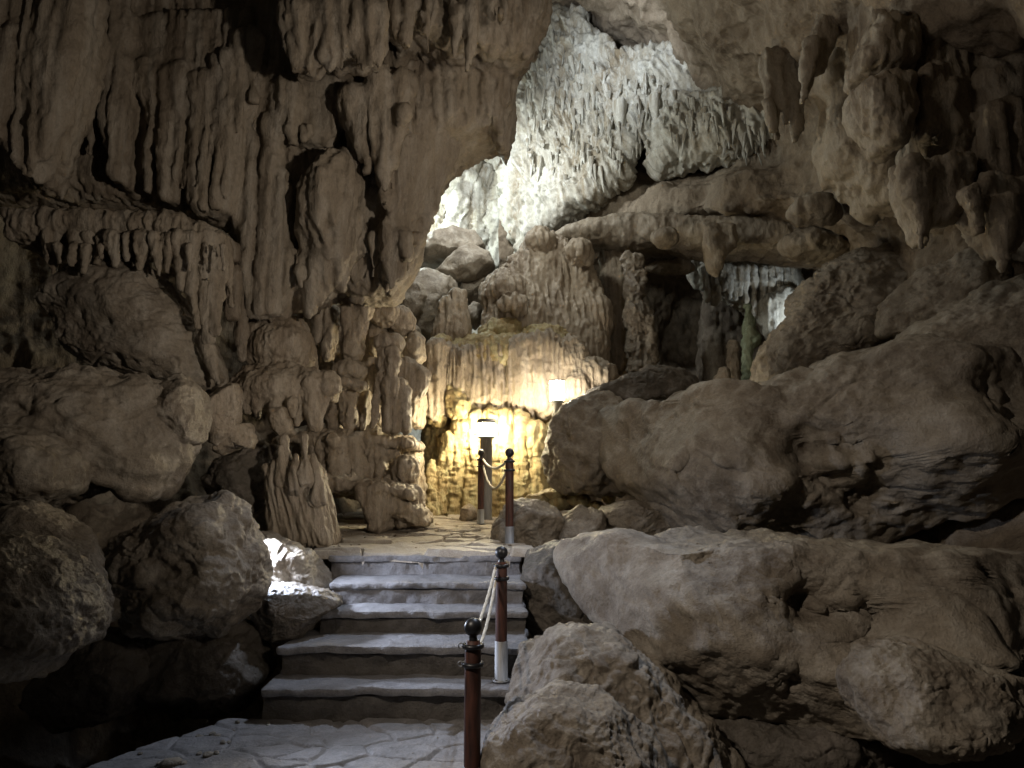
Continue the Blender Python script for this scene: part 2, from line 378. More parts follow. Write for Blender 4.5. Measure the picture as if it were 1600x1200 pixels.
# ---------------------------------------------------------------- big rock sheets
def cubic(A, n):
    """Catmull-Rom resampling of control rows A along axis 0 to n rows"""
    m = len(A); t = np.linspace(0, m - 1, n); i = np.minimum(t.astype(int), m - 2); f = (t - i).reshape(-1, *[1] * (A.ndim - 1))
    g = lambda j: A[np.clip(j, 0, m - 1)]
    p0, p1, p2, p3 = g(i - 1), g(i), g(i + 1), g(i + 2)
    return .5 * (2 * p1 + (p2 - p0) * f + (2 * p0 - 5 * p1 + 4 * p2 - p3) * f ** 2 + (3 * p1 - p0 - 3 * p2 + p3) * f ** 3)
def sheet(name, cols, rows, Ys, nu, nv, mat, d):
    A = np.array([[W(x, y, Ys[j][i]) for i, x in enumerate(cols)] for j, y in enumerate(rows)])
    A = cubic(A, nv); A = cubic(A.transpose(1, 0, 2), nu)      # (nu, nv, 3)
    V = A.reshape(-1, 3).astype(np.float32)
    I = np.arange(nu * nv).reshape(nu, nv)
    Fq = np.stack([I[:-1, :-1], I[:-1, 1:], I[1:, 1:], I[1:, :-1]], -1).reshape(-1, 4)
    V = displace(V, Fq, d)
    V = V + normals(V, Fq) * (.012 * fbm(V * 9, 3, .6))[:, None]
    o = link(name, V, Fq, mat, loc=V.mean(0)); return tag(o, kind='structure')
# ================================================================ SETTING
sheet('cave_wall', [780, 900, 1000, 1100, 1250, 1400, 1600, 1800], [-260, -60, 60, 150, 240, 330, 420, 520, 680, 900, 1250],
      [[6, 6, 5.8, 5.5, 5, 4.2, 3.6, 3], [11.5, 11, 9.6, 8, 6.6, 5.6, 4.7, 4], [15, 14.4, 12.4, 9.9, 7.9, 6.7, 5.6, 4.8],
       [14.8, 14.2, 13, 11.6, 9.2, 7.6, 6.4, 5.4], [14.8, 14.4, 13.6, 12.2, 9.6, 7.6, 6.2, 5.2], [14, 13.6, 12, 10.8, 9.6, 8.2, 6.4, 5.2],
       [14, 14, 14.8, 15, 13, 8.6, 6.8, 5.4], [14, 14, 15.5, 16, 13.5, 9, 6.8, 5.4], [12, 12, 13.5, 14, 12, 8.2, 6.4, 5],
       [11, 11, 11, 11, 9, 7, 5.6, 4.4], [8, 8, 8, 8, 7, 6, 5, 4]], 620, 560, 'ceil',
      dict(rough=(.26, .8), facet=(.05, 1.6), pits=(.09, 1.8), seed=2))
sheet('cave_wall', [380, 520, 640, 760, 860, 960], [-200, 0, 200, 320, 420, 520, 640, 820], [[17] * 6, [17] * 6, [17.5] * 6, [17.5] * 6, [17] * 6, [16] * 6, [15] * 6, [14] * 6],
      260, 300, 'white', dict(rough=(.3, .8), flute=(.2, 1.8), seed=3))
sheet('cave_wall', [-200, 0, 200, 400, 500, 570, 610], [-300, 0, 250, 420, 600, 760, 900, 1250],
      [[4.5, 5.2, 6, 6.5, 7, 8, 9], [6, 7, 8, 8.6, 9, 9.5, 10], [7, 8, 9, 9.6, 10, 11, 11.5], [7, 8.4, 9.2, 9.8, 10.2, 11.4, 12],
       [7, 8.2, 9, 9.8, 10.4, 11.6, 12], [6.4, 7.4, 8.2, 9.2, 10, 11.2, 11.6], [5.6, 6.4, 7.4, 8.4, 9.4, 10.6, 11], [5, 5, 6, 7, 8, 9, 9]],
      340, 400, 'wall', dict(rough=(.18, .8), flute=(.12, 2.2), facet=(.05, 2), seed=4))
# ground: rough dark cave floor
n = 260
gx, gy = np.meshgrid(np.linspace(-9, 9, n), np.linspace(-5, 19, n), indexing='ij')
gz = -.12 + .12 * fbm(np.stack([gx.ravel(), gy.ravel(), gx.ravel() * 0], 1), 4)
gz -= np.clip((-gx.ravel() - 1.35) * .5, 0, .5) * 1.2 * (gy.ravel() > 3)
V = np.stack([gx.ravel(), gy.ravel(), gz], 1); I = np.arange(n * n).reshape(n, n)
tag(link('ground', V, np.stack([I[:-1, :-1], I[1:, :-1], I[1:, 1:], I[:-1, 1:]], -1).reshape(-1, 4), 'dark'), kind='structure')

# steps: heights and distances follow from the edges seen in the photograph
fronts = [1075, 1010, 955, 910, 868]; backs = [1057, 990, 944, 899, None]
hY = []; h = 0.0; Y = ground_y(1130, 0)
for f_, b_ in zip(fronts, backs):
    v = (600 - f_) / F; h = CZ + Y * (SP + v * CP) / (CP - v * SP)
    hY.append((h, Y)); Y = ground_y(b_, h) if b_ else Y
HT, YT = hY[-1]
print('steps', hY, 'top', ground_y(815, HT))

def rough_box(x0, x1, y0, y1, z0, z1, step=.03, amp=.012, seed=0, tilt=None, edge=.02):
    """stone block: gridded box whose faces are worn and uneven"""
    nx, ny, nz = [max(2, int(round(a / step))) for a in (x1 - x0, y1 - y0, z1 - z0)]
    U = []; Fs = []; base = 0
    def face(o, a, b, na, nb):
        nonlocal base
        s, t = np.meshgrid(np.linspace(0, 1, na + 1), np.linspace(0, 1, nb + 1), indexing='ij')
        P = np.array(o) + s.reshape(-1, 1) * np.array(a) + t.reshape(-1, 1) * np.array(b); I = np.arange((na + 1) * (nb + 1)).reshape(na + 1, nb + 1) + base
        Fs.append(np.stack([I[:-1, :-1], I[1:, :-1], I[1:, 1:], I[:-1, 1:]], -1).reshape(-1, 4)); U.append(P); base += len(P)
    dx, dy, dz = x1 - x0, y1 - y0, z1 - z0
    face((x0, y0, z1), (dx, 0, 0), (0, dy, 0), nx, ny); face((x0, y1, z0), (dx, 0, 0), (0, -dy, 0), nx, ny)
    face((x0, y0, z0), (dx, 0, 0), (0, 0, dz), nx, nz); face((x1, y1, z0), (-dx, 0, 0), (0, 0, dz), nx, nz)
    face((x1, y0, z0), (0, dy, 0), (0, 0, dz), ny, nz); face((x0, y1, z0), (0, -dy, 0), (0, 0, dz), ny, nz)
    V = np.concatenate(U); c = np.array([(x0 + x1) / 2, (y0 + y1) / 2, (z0 + z1) / 2]); hs = np.array([dx, dy, dz]) / 2
    # round the arrises, then push every point by a smooth vector noise (same at shared edges, so it stays closed)
    q = np.abs(V - c); ex = np.clip(q - (hs - edge), 0, None); L = np.linalg.norm(ex, axis=1); big = L > edge
    sc_ = np.where(big, edge / np.maximum(L, 1e-9), 1); q2 = np.where(ex > 0, hs - edge + ex * sc_[:, None], q); V = c + np.sign(V - c) * q2
    s = V + seed * 3.1
    N_ = np.stack([fbm(s * 4 + 11, 3), fbm(s * 4 + 37, 3), fbm(s * 3 + 71, 3)], 1)
    N_[:, 1] -= 1.6 * np.clip(perlin(s * 6 + 50) - .35, 0, 1) * -2
    return V + N_ * amp * np.array([1.6, 1.6, .8]), np.concatenate(Fs)
st = empty('stone_staircase', (0, hY[0][1], 0), 'five worn grey stone steps climbing to the paved landing', 'steps')
xl = [-1.95, -1.93, -1.66, -1.66, -1.80]; xr = [.16, .20, .22, .17, .2]
for i, (h, Y) in enumerate(hY):
    lx = (([438, 458, 512, 530, 528][i]) - 800) * S(Y * 1.03); rx_ = (([832, 826, 822, 818, 815][i]) - 800) * S(Y * 1.03)
    zb = -.2; yb = hY[i + 1][1] + .25 if i < 4 else Y + .5
    V1, F1 = rough_box(lx + .02, rx_ - .02, Y + .035, yb, zb, h - .055, seed=i, amp=.02)
    V2, F2 = rough_box(lx, rx_, Y, yb, h - .06, h, seed=i + 9, amp=.019, edge=.022, step=.022)
    so = link('step', V2, F2, 'step', st, loc=(0, Y, h))
    ro = link('riser', V1, F1, 'riser' if i < 3 else 'step', so, loc=(0, Y, 0)); ro.location = (0, 0, -h)  # lower three risers get the shade-darkened stone
# rough stub walls that flank the left of the steps
# landing: flagstones
def paving(name, poly_x, y0, y1, zf, mat, nx, ny, seed, th=1.0):
    s, t = np.meshgrid(np.linspace(0, 1, nx), np.linspace(0, 1, ny), indexing='ij'); s = s.ravel(); t = t.ravel()
    y = y0 + t * (y1 - y0); L = np.interp(y, [p[0] for p in poly_x], [p[1] for p in poly_x]); R = np.interp(y, [p[0] for p in poly_x], [p[2] for p in poly_x])
    x = L + s * (R - L); q = np.stack([x, y, x * 0 + seed], 1)
    # flagstone pattern by nearest seeds
    rr = np.random.RandomState(seed); n_ = int((y1 - y0) * 3 * 16); 
    sx = rr.uniform(L.min(), R.max(), n_); sy = rr.uniform(y0, y1, n_); sh = rr.uniform(-.014, .014, n_); tx = rr.uniform(-.05, .05, (n_, 2))
    wq = .05 * np.stack([perlin(q * 4), perlin(q * 4 + 9)], 1)
    D = ((x + wq[:, 0])[:, None] - sx) ** 2 + (1.5 * ((y + wq[:, 1])[:, None] - sy)) ** 2
    o = np.argpartition(D, 1, 1)[:, :2]; a = np.take_along_axis(D, o, 1); sw = a[:, 0] > a[:, 1]; o[sw] = o[sw][:, ::-1]; a.sort(1)
    e = np.sqrt(a[:, 1]) - np.sqrt(a[:, 0]); i0 = o[:, 0]
    z = zf(x, y) + th * (sh[i0] + tx[i0, 0] * (x - sx[i0]) + tx[i0, 1] * (y - sy[i0])) - .045 * th * np.clip(1 - e / .04, 0, 1) + .008 * fbm(q * 5, 3)
    z = z + .02 * (th > 1) - .07 * (t < 1e-6)
    V = np.stack([x, y, z], 1); I = np.arange(nx * ny).reshape(nx, ny); Fq = np.stack([I[:-1, :-1], I[1:, :-1], I[1:, 1:], I[:-1, 1:]], -1).reshape(-1, 4)
    tag(link(name, V, Fq, mat), kind='structure')
slope = .10 / 3.0
SL = .05
def landz(x, y): return HT + .006 + SL * (y - YT)
YB = 9.6
paving('path', [(YT, -1.86, .22), (YT + .9, -1.9, .1), (YB, -2.9, .7), (YB + 1.4, -3.6, 1.6)], YT + .012, YB + 1.4, landz, 'paver', 380, 520, 5, 1.3)
paving('path', [(2, -3.0, .3), (3.5, -2.7, .2), (4.3, -2.35, .22), (hY[0][1] + .05, -1.95, .25)], 2.0, hY[0][1] + .04, lambda x, y: .012 + .05 * np.clip(-1.2 - x, -1, 1) * 0, 'paver2', 320, 300, 8, .4)

# ================================================================ CURTAIN OF THE LEFT WALL
cd = dict(shrink=.045, rough=(.05, 1.0), flute=(.045, 3.3, .02), rib=(.04, 9, .012), pits=(.05, 2.2))
rr = np.random.RandomState(4)
def fringe(n_, x0, x1, ytop, y0, y1, ya, yb, r0, r1):
    """thin drips that end between y0 and y1"""
    out = []
    for _ in range(n_):
        x = rr.uniform(x0, x1); y = rr.uniform(y0, y1) if np.isscalar(y0) else np.interp(x, y0[0], y0[1]) + rr.uniform(-1, 1) * y1; yt = ytop if np.isscalar(ytop) else np.interp(x, ytop[0], ytop[1])
        r_ = rr.uniform(r0, r1); Y_ = rr.uniform(ya, yb)
        out.append(('c', (x, yt, r_), (x + rr.uniform(-5, 5), y, 1.2), Y_))
    return out
formation('rock_curtain', 'huge brown fluted flowstone curtain hanging from the roof on the left', 'flowstone curtain', [
    ('p', [(-160, -260), (892, -260), (862, -30), (842, 50), (814, 95), (808, 180), (794, 240), (775, 215), (752, 222), (720, 238), (692, 268), (668, 330), (648, 400), (612, 465), (560, 470), (530, 450), (480, 480), (400, 470), (372, 350), (330, 345), (200, 350), (60, 345), (-160, 320)], 7.9, .55, .3, .14, -.06),
    ('p', [(205, 60), (260, 30), (405, 30), (412, 180), (395, 215), (372, 345), (350, 352), (318, 350), (300, 300), (290, 330), (262, 330), (262, 250), (248, 170), (215, 160)], 7.15, .28, .12),
    ('p', [(165, -80), (215, -80), (215, 190), (205, 300), (180, 290), (165, 180)], 7.0, .25, .12),
    ('p', [(-60, -120), (155, -120), (150, 60), (120, 180), (100, 250), (60, 300), (0, 220), (-60, 200)], 6.3, .3, .15, .1, 0),
    ('p', [(395, -160), (640, -160), (640, 160), (600, 235), (560, 200), (520, 240), (470, 235), (400, 230)], 7.35, .3, .12), ('c', (110, 90, 26), (96, 320, 10), 6.6), ('c', (60, 100, 26), (55, 300, 12), 6.5), ('c', (140, 150, 14), (140, 310, 8), 6.9),
    ('c', (240, 100, 18), (232, 310, 14), 6.95), ('c', (262, 120, 14), (256, 300, 12), 6.9), ('c', (285, 110, 14), (284, 330, 9), 6.9),
    ('c', (305, 120, 10), (303, 335, 7), 6.85), ('c', (322, 120, 10), (319, 348, 7), 6.85), ('c', (340, 100, 9), (337, 350, 7), 6.85), ('c', (358, 90, 11), (352, 345, 7), 6.85),
    ('c', (378, 60, 13), (372, 215, 8), 6.85), ('c', (398, 60, 13), (395, 200, 8), 6.85),
    *fringe(34, 385, 660, 370, ([385, 440, 500, 560, 610, 660], [500, 505, 490, 440, 470, 390]), 22, 7.1, 7.5, 6, 11), *fringe(20, 445, 600, 20, 85, 118, 6.1, 6.25, 7, 12), *fringe(16, 610, 800, 20, 70, 120, 6.4, 6.8, 6, 11), *fringe(14, 540, 640, 150, 230, 400, 7.0, 7.3, 7, 13),
    # upper middle frill
    ('p', [(440, -140), (600, -140), (600, 60), (590, 100), (575, 95), (560, 105), (540, 98), (520, 108), (505, 90), (495, 112), (470, 112), (455, 95), (447, 50)], 6.35, .3, .1),
    ('c', (462, -80, 20), (466, 100, 15), 6.2), ('c', (485, -80, 16), (492, 108, 12), 6.2), ('c', (530, -80, 20), (528, 100, 15), 6.2), ('c', (560, -80, 16), (566, 104, 12), 6.15), ('c', (592, -80, 18), (592, 116, 7), 6.15),
    # upper right lobes
    ('p', [(600, -140), (878, -140), (858, 20), (838, 60), (806, 92), (770, 98), (745, 90), (700, 100), (655, 80), (620, 95)], 7.0, .35, .15, .2, -.1),
    ('c', (640, -60, 20), (636, 95, 10), 6.5), ('c', (680, -60, 16), (668, 90, 9), 6.5), ('c', (705, -40, 14), (712, 118, 9), 6.45), ('c', (745, -60, 14), (728, 118, 9), 6.45), ('c', (790, -60, 16), (786, 30, 12), 6.7), ('c', (830, -60, 18), (822, 90, 12), 7),
    # left-centre columns
    ('c', (425, 0, 26), (428, 200, 20), 7.1), ('c', (428, 200, 22), (405, 480, 17), 7.1), ('c', (450, 140, 26), (462, 240, 8), 7.0), ('c', (480, 200, 14), (470, 235, 6), 6.95),
    ('p', [(382, 205), (420, 240), (470, 300), (460, 380), (480, 420), (455, 480), (440, 500), (400, 508), (388, 420), (372, 340)], 7.3, .3, .12),
    ('e', 512, 330, 48, 92, 7.15, .42), ('e', 530, 290, 40, 60, 7.2, .4),
    ('c', (500, 380, 26), (478, 500, 9), 7.15), ('c', (525, 390, 22), (500, 470, 9), 7.15), ('c', (548, 350, 22), (530, 430, 9), 7.3), ('c', (470, 420, 8), (470, 470, 8), 7.0),
    # two long stalactites
    ('c', (556, 160, 34), (578, 288, 5), 6.95), ('c', (592, 120, 26), (606, 360, 6), 6.9), ('c', (628, 130, 24), (612, 250, 8), 6.95), ('c', (632, 175, 12), (618, 215, 5), 6.8),
    # smooth mass to the right and its wedge
    ('p', [(600, 110), (700, 100), (808, 100), (803, 180), (784, 236), (768, 215), (725, 228), (695, 236), (662, 320), (640, 400), (606, 466), (600, 380), (606, 250)], 7.7, .5, .3),
    ('c', (690, 240, 30), (630, 440, 8), 7.6), ('c', (655, 250, 26), (604, 462, 8), 7.5), ('c', (585, 330, 26), (585, 440, 20), 7.7), ('c', (560, 330, 20), (560, 460, 16), 7.9),
    ('c', (780, 200, 12), (776, 246, 3), 7.6), ('c', (784, 130, 16), (792, 243, 5), 7.8),
], vox=.033, k=.16, mat='curtain', d=cd, tip=.55)
formation('drip_ledge', 'ledge edged with short brown drips above the big smooth boulder on the left', 'flowstone ledge', [
    ('p', [(55, 355), (120, 348), (200, 352), (300, 352), (352, 368), (350, 390), (300, 400), (240, 395), (150, 390), (60, 400)], 6.6, .45, .15, .1, -.1),
] + [('c', (x, 372, r), (x + dx, y, 3), Yq) for x, r, dx, y, Yq in [(80, 14, 2, 430, 6.2), (118, 12, 0, 415, 6.2), (140, 10, 3, 420, 6.2), (155, 9, -3, 412, 6.15), (176, 15, 6, 418, 6.15), (200, 10, 0, 410, 6.15), (222, 13, -4, 420, 6.15), (245, 12, 4, 432, 6.15), (262, 9, -2, 425, 6.15), (280, 12, 2, 455, 6.2), (300, 11, 2, 490, 6.25), (318, 10, -2, 505, 6.3), (330, 12, 6, 520, 6.35), (345, 12, 0, 500, 6.4), (352, 9, 10, 480, 6.5)]] + [
    ('c', (x, 385, rr_), (x + dx, y, 2), yq) for x, rr_, dx, y, yq in [(float(a), float(c), float(e), float(f), float(g)) for a, c, e, f, g in zip(np.random.RandomState(5).uniform(70, 358, 34), np.random.RandomState(6).uniform(4, 8, 34), np.random.RandomState(7).uniform(-6, 6, 34), np.random.RandomState(8).uniform(400, 440, 34), np.random.RandomState(9).uniform(6.05, 6.4, 34))]] + [
    ('c', (300, 430, 9), (308, 510, 5), 6.3), ('c', (322, 440, 9), (326, 530, 6), 6.35), ('c', (335, 460, 6), (336, 515, 5), 6.35), ('c', (318, 520, 8), (340, 600, 6), 6.4), ('c', (362, 430, 12), (362, 490, 8), 6.9), ('c', (375, 440, 8), (378, 560, 8), 7.1)],
    vox=.019, k=.05, mat='curtain', d=dict(shrink=.012, rough=(.04, 2), flute=(.03, 8, .1), rib=(.015, 16, .08)))

# ================================================================ MIDDLE LEFT
formation('mushroom_stalagmite', 'squat two-tiered mushroom-shaped stalagmite with drips under its lower cap', 'stalagmite', [
    ('e', 438, 545, 52, 42, 7.5, .36), ('p', [(392, 505), (470, 500), (486, 530), (488, 575), (400, 580), (388, 560)], 7.6, .3, .16),
    ('e', 430, 610, 60, 36, 7.3, .42), ('p', [(375, 600), (400, 575), (460, 570), (505, 585), (525, 605), (515, 625), (440, 640), (385, 640)], 7.5, .38, .15),
    ('c', (510, 600, 20), (490, 650, 7), 7.2), ('c', (485, 600, 20), (492, 664, 11), 7.15), ('c', (470, 620, 10), (465, 664, 4), 7.15), ('c', (505, 615, 10), (500, 660, 5), 7.2), ('e', 517, 606, 12, 12, 7.15, .1),
    ('c', (400, 630, 9), (402, 650, 3), 7.0), ('c', (385, 625, 8), (388, 645, 3), 7.0), ('c', (430, 635, 10), (428, 655, 3), 7.0), ('c', (455, 630, 9), (458, 650, 3), 7.0)],
    vox=.018, k=.05, d=dict(rough=(.02, 2.5), flute=(.008, 8, .08), rib=(.007, 18, .06)))
formation('dripstone_cluster', 'jumble of brown dripstone and pillars between the curtain and the lamp', 'dripstone', [
    ('p', [(480, 510), (500, 460), (540, 450), (600, 470), (640, 500), (650, 560), (662, 620), (655, 664), (560, 664), (520, 660), (505, 640), (520, 600), (490, 560)], 9.75, .22, .12),
    ('c', (545, 437, 4), (543, 500, 8), 8.3), ('c', (545, 490, 7), (552, 548, 15), 8.35), ('c', (573, 472, 14), (548, 560, 6), 8.4), ('c', (560, 500, 10), (540, 575, 5), 8.35), ('c', (520, 490, 12), (512, 555, 8), 8.6), ('c', (500, 480, 10), (496, 530, 6), 8.6),
    ('e', 545, 580, 25, 15, 8.3, .2), ('e', 598, 488, 25, 20, 8.7, .22), ('e', 625, 500, 18, 22, 8.9, .2), ('e', 590, 530, 14, 26, 8.9, .2),
    ('e', 606, 536, 20, 11, 8.1, .16), ('c', (603, 545, 14), (601, 610, 11), 8.1), ('c', (612, 550, 8), (611, 610, 7), 8.0), ('c', (594, 590, 6), (582, 666, 3), 8.0), ('c', (606, 600, 7), (604, 668, 4), 8.0), ('c', (614, 600, 8), (616, 668, 8), 8.08), ('c', (626, 600, 9), (634, 668, 7), 8.15), ('c', (572, 640, 2), (566, 668, 5), 8.2),
    ('e', 540, 598, 15, 6, 8.2, .14), ('e', 562, 604, 10, 5, 8.2, .1), ('e', 530, 605, 20, 8, 8.5, .2),
    ('c', (528, 622, 13), (524, 664, 9), 8.5), ('c', (546, 618, 12), (548, 666, 11), 8.4), ('c', (566, 622, 12), (568, 668, 7), 8.5),
    ('p', [(612, 572), (640, 562), (668, 585), (664, 612), (645, 625), (632, 612), (615, 612)], 8.5, .09, .05), ('e', 648, 545, 14, 24, 9.0, .2), ('e', 640, 590, 22, 14, 8.7, .2)],
    vox=.02, k=.045, d=dict(rough=(.03, 3), flute=(.03, 8, .08), rib=(.015, 17, .08), facet=(.015, 5)))
formation('flowstone_ledge', 'low brown flowstone ledge left of the landing with a dark hollow under its lip', 'flowstone ledge', [
    ('p', [(440, 700), (460, 676), (520, 672), (560, 672), (645, 690), (655, 720), (655, 780), (560, 775), (470, 760)], 9.5, .45, .15),
    ('p', [(468, 686), (520, 676), (600, 684), (650, 694), (650, 700), (560, 694), (470, 694)], 8.8, .5, .05),
    ('c', (488, 694, 13), (484, 750, 14), 8.35), ('c', (508, 688, 12), (512, 750, 13), 8.3), ('c', (530, 690, 13), (540, 750, 14), 8.28), ('c', (552, 692, 11), (564, 750, 11), 8.3), ('c', (520, 690, 10), (526, 750, 12), 8.2),
    ('e', 578, 690, 16, 22, 8.5, .2), ('c', (588, 700, 14), (590, 745, 13), 8.45), ('e', 606, 700, 18, 20, 8.6, .2), ('e', 634, 735, 17, 20, 8.35, .2), ('e', 612, 750, 26, 12, 8.5, .25),
    ('p', [(512, 752), (545, 750), (600, 752), (650, 768), (652, 780), (600, 770), (560, 764), (514, 762)], 8.2, .42, .05),
    ('p', [(560, 757), (600, 757), (660, 800), (664, 818), (640, 816), (610, 800), (606, 824), (586, 826), (572, 790)], 8.0, .16, .06, .35, 0), ('p', [(600, 760), (650, 768), (668, 814), (630, 818), (612, 790)], 8.35, .3, .1, .2, 0)],
    vox=.02, k=.06, d=dict(rough=(.05, 2.6), flute=(.02, 7, .12), rib=(.018, 15, .1), facet=(.025, 4), pits=(.03, 6)))
formation('broken_flowstone', 'pale splintered flowstone block with pointed top beside the first landing steps', 'flowstone block', [
    ('p', [(426, 800), (430, 750), (438, 722), (452, 718), (466, 724), (480, 716), (494, 734), (506, 772), (516, 815), (523, 848), (512, 856), (470, 846), (432, 838)], 6.8, .26, .07),
    ('c', (417, 730, 3), (430, 790, 9), 6.6), ('c', (445, 684, 3), (448, 750, 8), 6.6), ('c', (438, 700, 2), (442, 750, 8), 6.55), ('c', (475, 682, 3), (480, 750, 8), 6.5), ('c', (488, 712, 2), (498, 780, 10), 6.55), ('c', (462, 712, 2), (462, 760, 9), 6.5)],
    vox=.0125, k=.02, mat='flow', d=dict(grain=.01, rough=(.02, 3), flute=(.02, 7, .14), rib=(.022, 19, .10), lean=.22))

# ================================================================ CENTRE
gd = dict(rough=(.05, 2), flute=(.05, 4.2, .08), facet=(.02, 4))
formation('flowstone_mound', 'domed flowstone mound with lamplight-tinted golden ribs behind the bollard lamp', 'flowstone', [
    ('p', [(655, 810), (662, 740), (668, 660), (664, 600), (672, 545), (700, 530), (760, 535), (800, 522), (860, 520), (900, 560), (905, 640), (890, 700), (870, 790), (860, 830), (655, 830)], 10.8, .45, .3),
    ('e', 770, 560, 90, 34, 10.5, .5), ('e', 850, 560, 50, 50, 10.6, .5), ('e', 790, 525, 40, 22, 10.8, .4), ('c', (690, 540, 14), (684, 650, 16), 10.2),
    ('c', (700, 610, 13), (720, 640, 20), 10.1), ('p', [(672, 812), (680, 740), (694, 690), (716, 660), (760, 640), (820, 640), (850, 670), (858, 720), (856, 790), (850, 825), (672, 825)], 10.45, .2, .12)]
    + [('c', (676, 722, 3), (671, 815, 17), 9.95), ('c', (655, 790, 6), (650, 815, 12), 9.9)] + [('c', (x0, y0, 12), (x1, 815, r), 10.02) for x0, y0, x1, r in [(690, 740, 664, 10), (704, 690, 684, 13), (722, 668, 708, 11), (742, 655, 734, 11), (768, 650, 764, 10), (790, 650, 792, 11), (812, 655, 816, 11), (834, 672, 840, 12)]],
    vox=.022, k=.05, mat='lamp_tint', d=dict(rough=(.03, 2.2), flute=(.06, 5, .08), ripple=(.022, 12), rib=(.02, 12, .2)))
formation('flowstone_terrace', 'fluted brown flowstone front with dark crust topping the mound', 'flowstone', [
    ('p', [(670, 640), (664, 560), (690, 535), (720, 545), (790, 535), (860, 520), (895, 560), (930, 580), (930, 640), (860, 650), (760, 640), (700, 650)], 10.25, .25, .16),
    ('c', (684, 545, 16), (680, 640, 12), 10.05), ('c', (700, 480, 14), (700, 530, 22), 10.5), ('c', (716, 470, 13), (712, 520, 22), 10.5), ('e', 880, 560, 40, 34, 10.3, .3), ('e', 925, 590, 34, 28, 10.2, .3), ('e', 905, 610, 30, 30, 10.1, .25)],
    vox=.022, k=.07, mat='flow', d=dict(rough=(.04, 2.2), flute=(.05, 5, .05), rib=(.035, 11, .05)))
formation('stone_curtain', 'tall vertically fluted stone curtain with rounded crest above the mound', 'flowstone curtain', [
    ('p', [(756, 450), (790, 425), (825, 380), (850, 362), (880, 372), (905, 385), (930, 430), (948, 500), (945, 560), (935, 590), (880, 570), (820, 540), (762, 560)], 11.2, .5, .3, 0, .3),
    ('e', 845, 385, 24, 24, 11.2, .4), ('e', 905, 400, 22, 24, 11, .4), ('e', 790, 460, 36, 34, 10.9, .4), ('e', 800, 480, 20, 18, 10.6, .3), ('c', (930, 480, 20), (930, 570, 12), 10.8),
    ('p', [(940, 380), (985, 400), (990, 520), (985, 600), (940, 600)], 11.9, .4, .3)],
    vox=.024, k=.08, mat='flow', d=dict(rough=(.05, 1.5), flute=(.05, 4, .04), rib=(.05, 9, .02)))
bl = 'rounded brown boulder '
for lab, Y, T, pts in [
    ('pale green-grey boulder wedged behind the middle of the pile', 13.0, .5, [(716, 470), (722, 440), (745, 425), (762, 440), (758, 470), (735, 480)]),
    ('low boulder filling the foot of the pile beside the small fluted stump', 11.9, .4, [(655, 590), (662, 555), (690, 530), (712, 545), (705, 590), (680, 605)]),
    ('long rounded boulder lying highest on the pile under the lit opening', 13.2, .7, [(655, 395), (668, 372), (710, 362), (745, 368), (760, 390), (740, 402), (700, 412), (650, 415)]),
    ('slanting boulder just under the topmost boulder of the pile below the opening', 12.8, .6, [(680, 430), (705, 405), (735, 385), (768, 400), (775, 420), (745, 445), (715, 445)]),
    ('broad boulder in the middle of the pile, left of the fluted curtain', 12.2, .7, [(622, 480), (632, 440), (670, 425), (710, 435), (722, 460), (700, 490), (680, 540), (650, 560), (640, 510)]),
    ('egg-shaped pale boulder bulging from the middle of the pile', 11.6, .35, [(630, 470), (640, 442), (660, 445), (669, 465), (662, 490), (645, 498), (632, 490)]),
    ('smooth oval boulder under the egg-shaped one at the foot of the pile', 11.4, .35, [(616, 540), (620, 510), (640, 500), (658, 515), (656, 545), (640, 570), (622, 562)]),
    ('small round boulder tucked between pile and fluted curtain', 11.8, .3, [(728, 485), (740, 472), (756, 478), (755, 500), (742, 515), (728, 505)]),
    ('squat boulder at the lower left edge of the pile below the curtain wedge', 11.0, .4, [(585, 510), (600, 480), (622, 488), (626, 510), (612, 545), (592, 540)])]:
    boulder('boulder', lab, 'boulder', Y, T, pts, 'rock', 5, planes=2, d=dict(facet=None, pits=None))

# ================================================================ LIT PASSAGE
pd = dict(rough=(.12, 1.2), flute=(.13, 2.6, .1), lean=.35, facet=(.06, 3))
formation('calcite_drapery', 'bright white calcite drapery with a brown hollow seen through the opening', 'calcite drapery', [
    ('p', [(640, 420), (655, 375), (668, 310), (690, 245), (700, 228), (740, 225), (776, 215), (810, 250), (835, 300), (835, 380), (815, 400), (790, 395), (775, 430), (740, 420)], 15.8, .35, .2),
    ('c', (776, 225, 4), (776, 250, 8), 15.2), ('c', (700, 250, 16), (672, 370, 18), 15.3), ('c', (725, 250, 14), (710, 360, 16), 15.2), ('c', (790, 270, 10), (770, 400, 12), 15.3), ('c', (745, 300, 10), (742, 400, 10), 15.3)],
    vox=.035, k=.1, mat='white', d=dict(rough=(.12, 1.5), flute=(.14, 3.2, .14), rib=(.06, 7, .15), lean=-.3, ripple=(.04, 7), facet=(.06, 3)))
formation('calcite_wall', 'white crystalline passage wall bristling with small drips right of the opening', 'calcite wall', [
    ('p', [(790, 20), (850, -30), (905, 15), (960, 105), (1060, 140), (1110, 185), (1060, 225), (1010, 235), (985, 250), (965, 300), (905, 330), (855, 352), (842, 380), (815, 400), (795, 300)], 12.9, .45, .3, -.75, .1), ('p', [(1040, 130), (1110, 150), (1190, 200), (1200, 250), (1120, 245), (1040, 235)], 11.2, .35, .2, -.7, .1)],
    vox=.034, k=.14, mat='white', d=dict(pd, flute=(.12, 3.0, .16), rib=(.07, 7, .16), lean=.5))
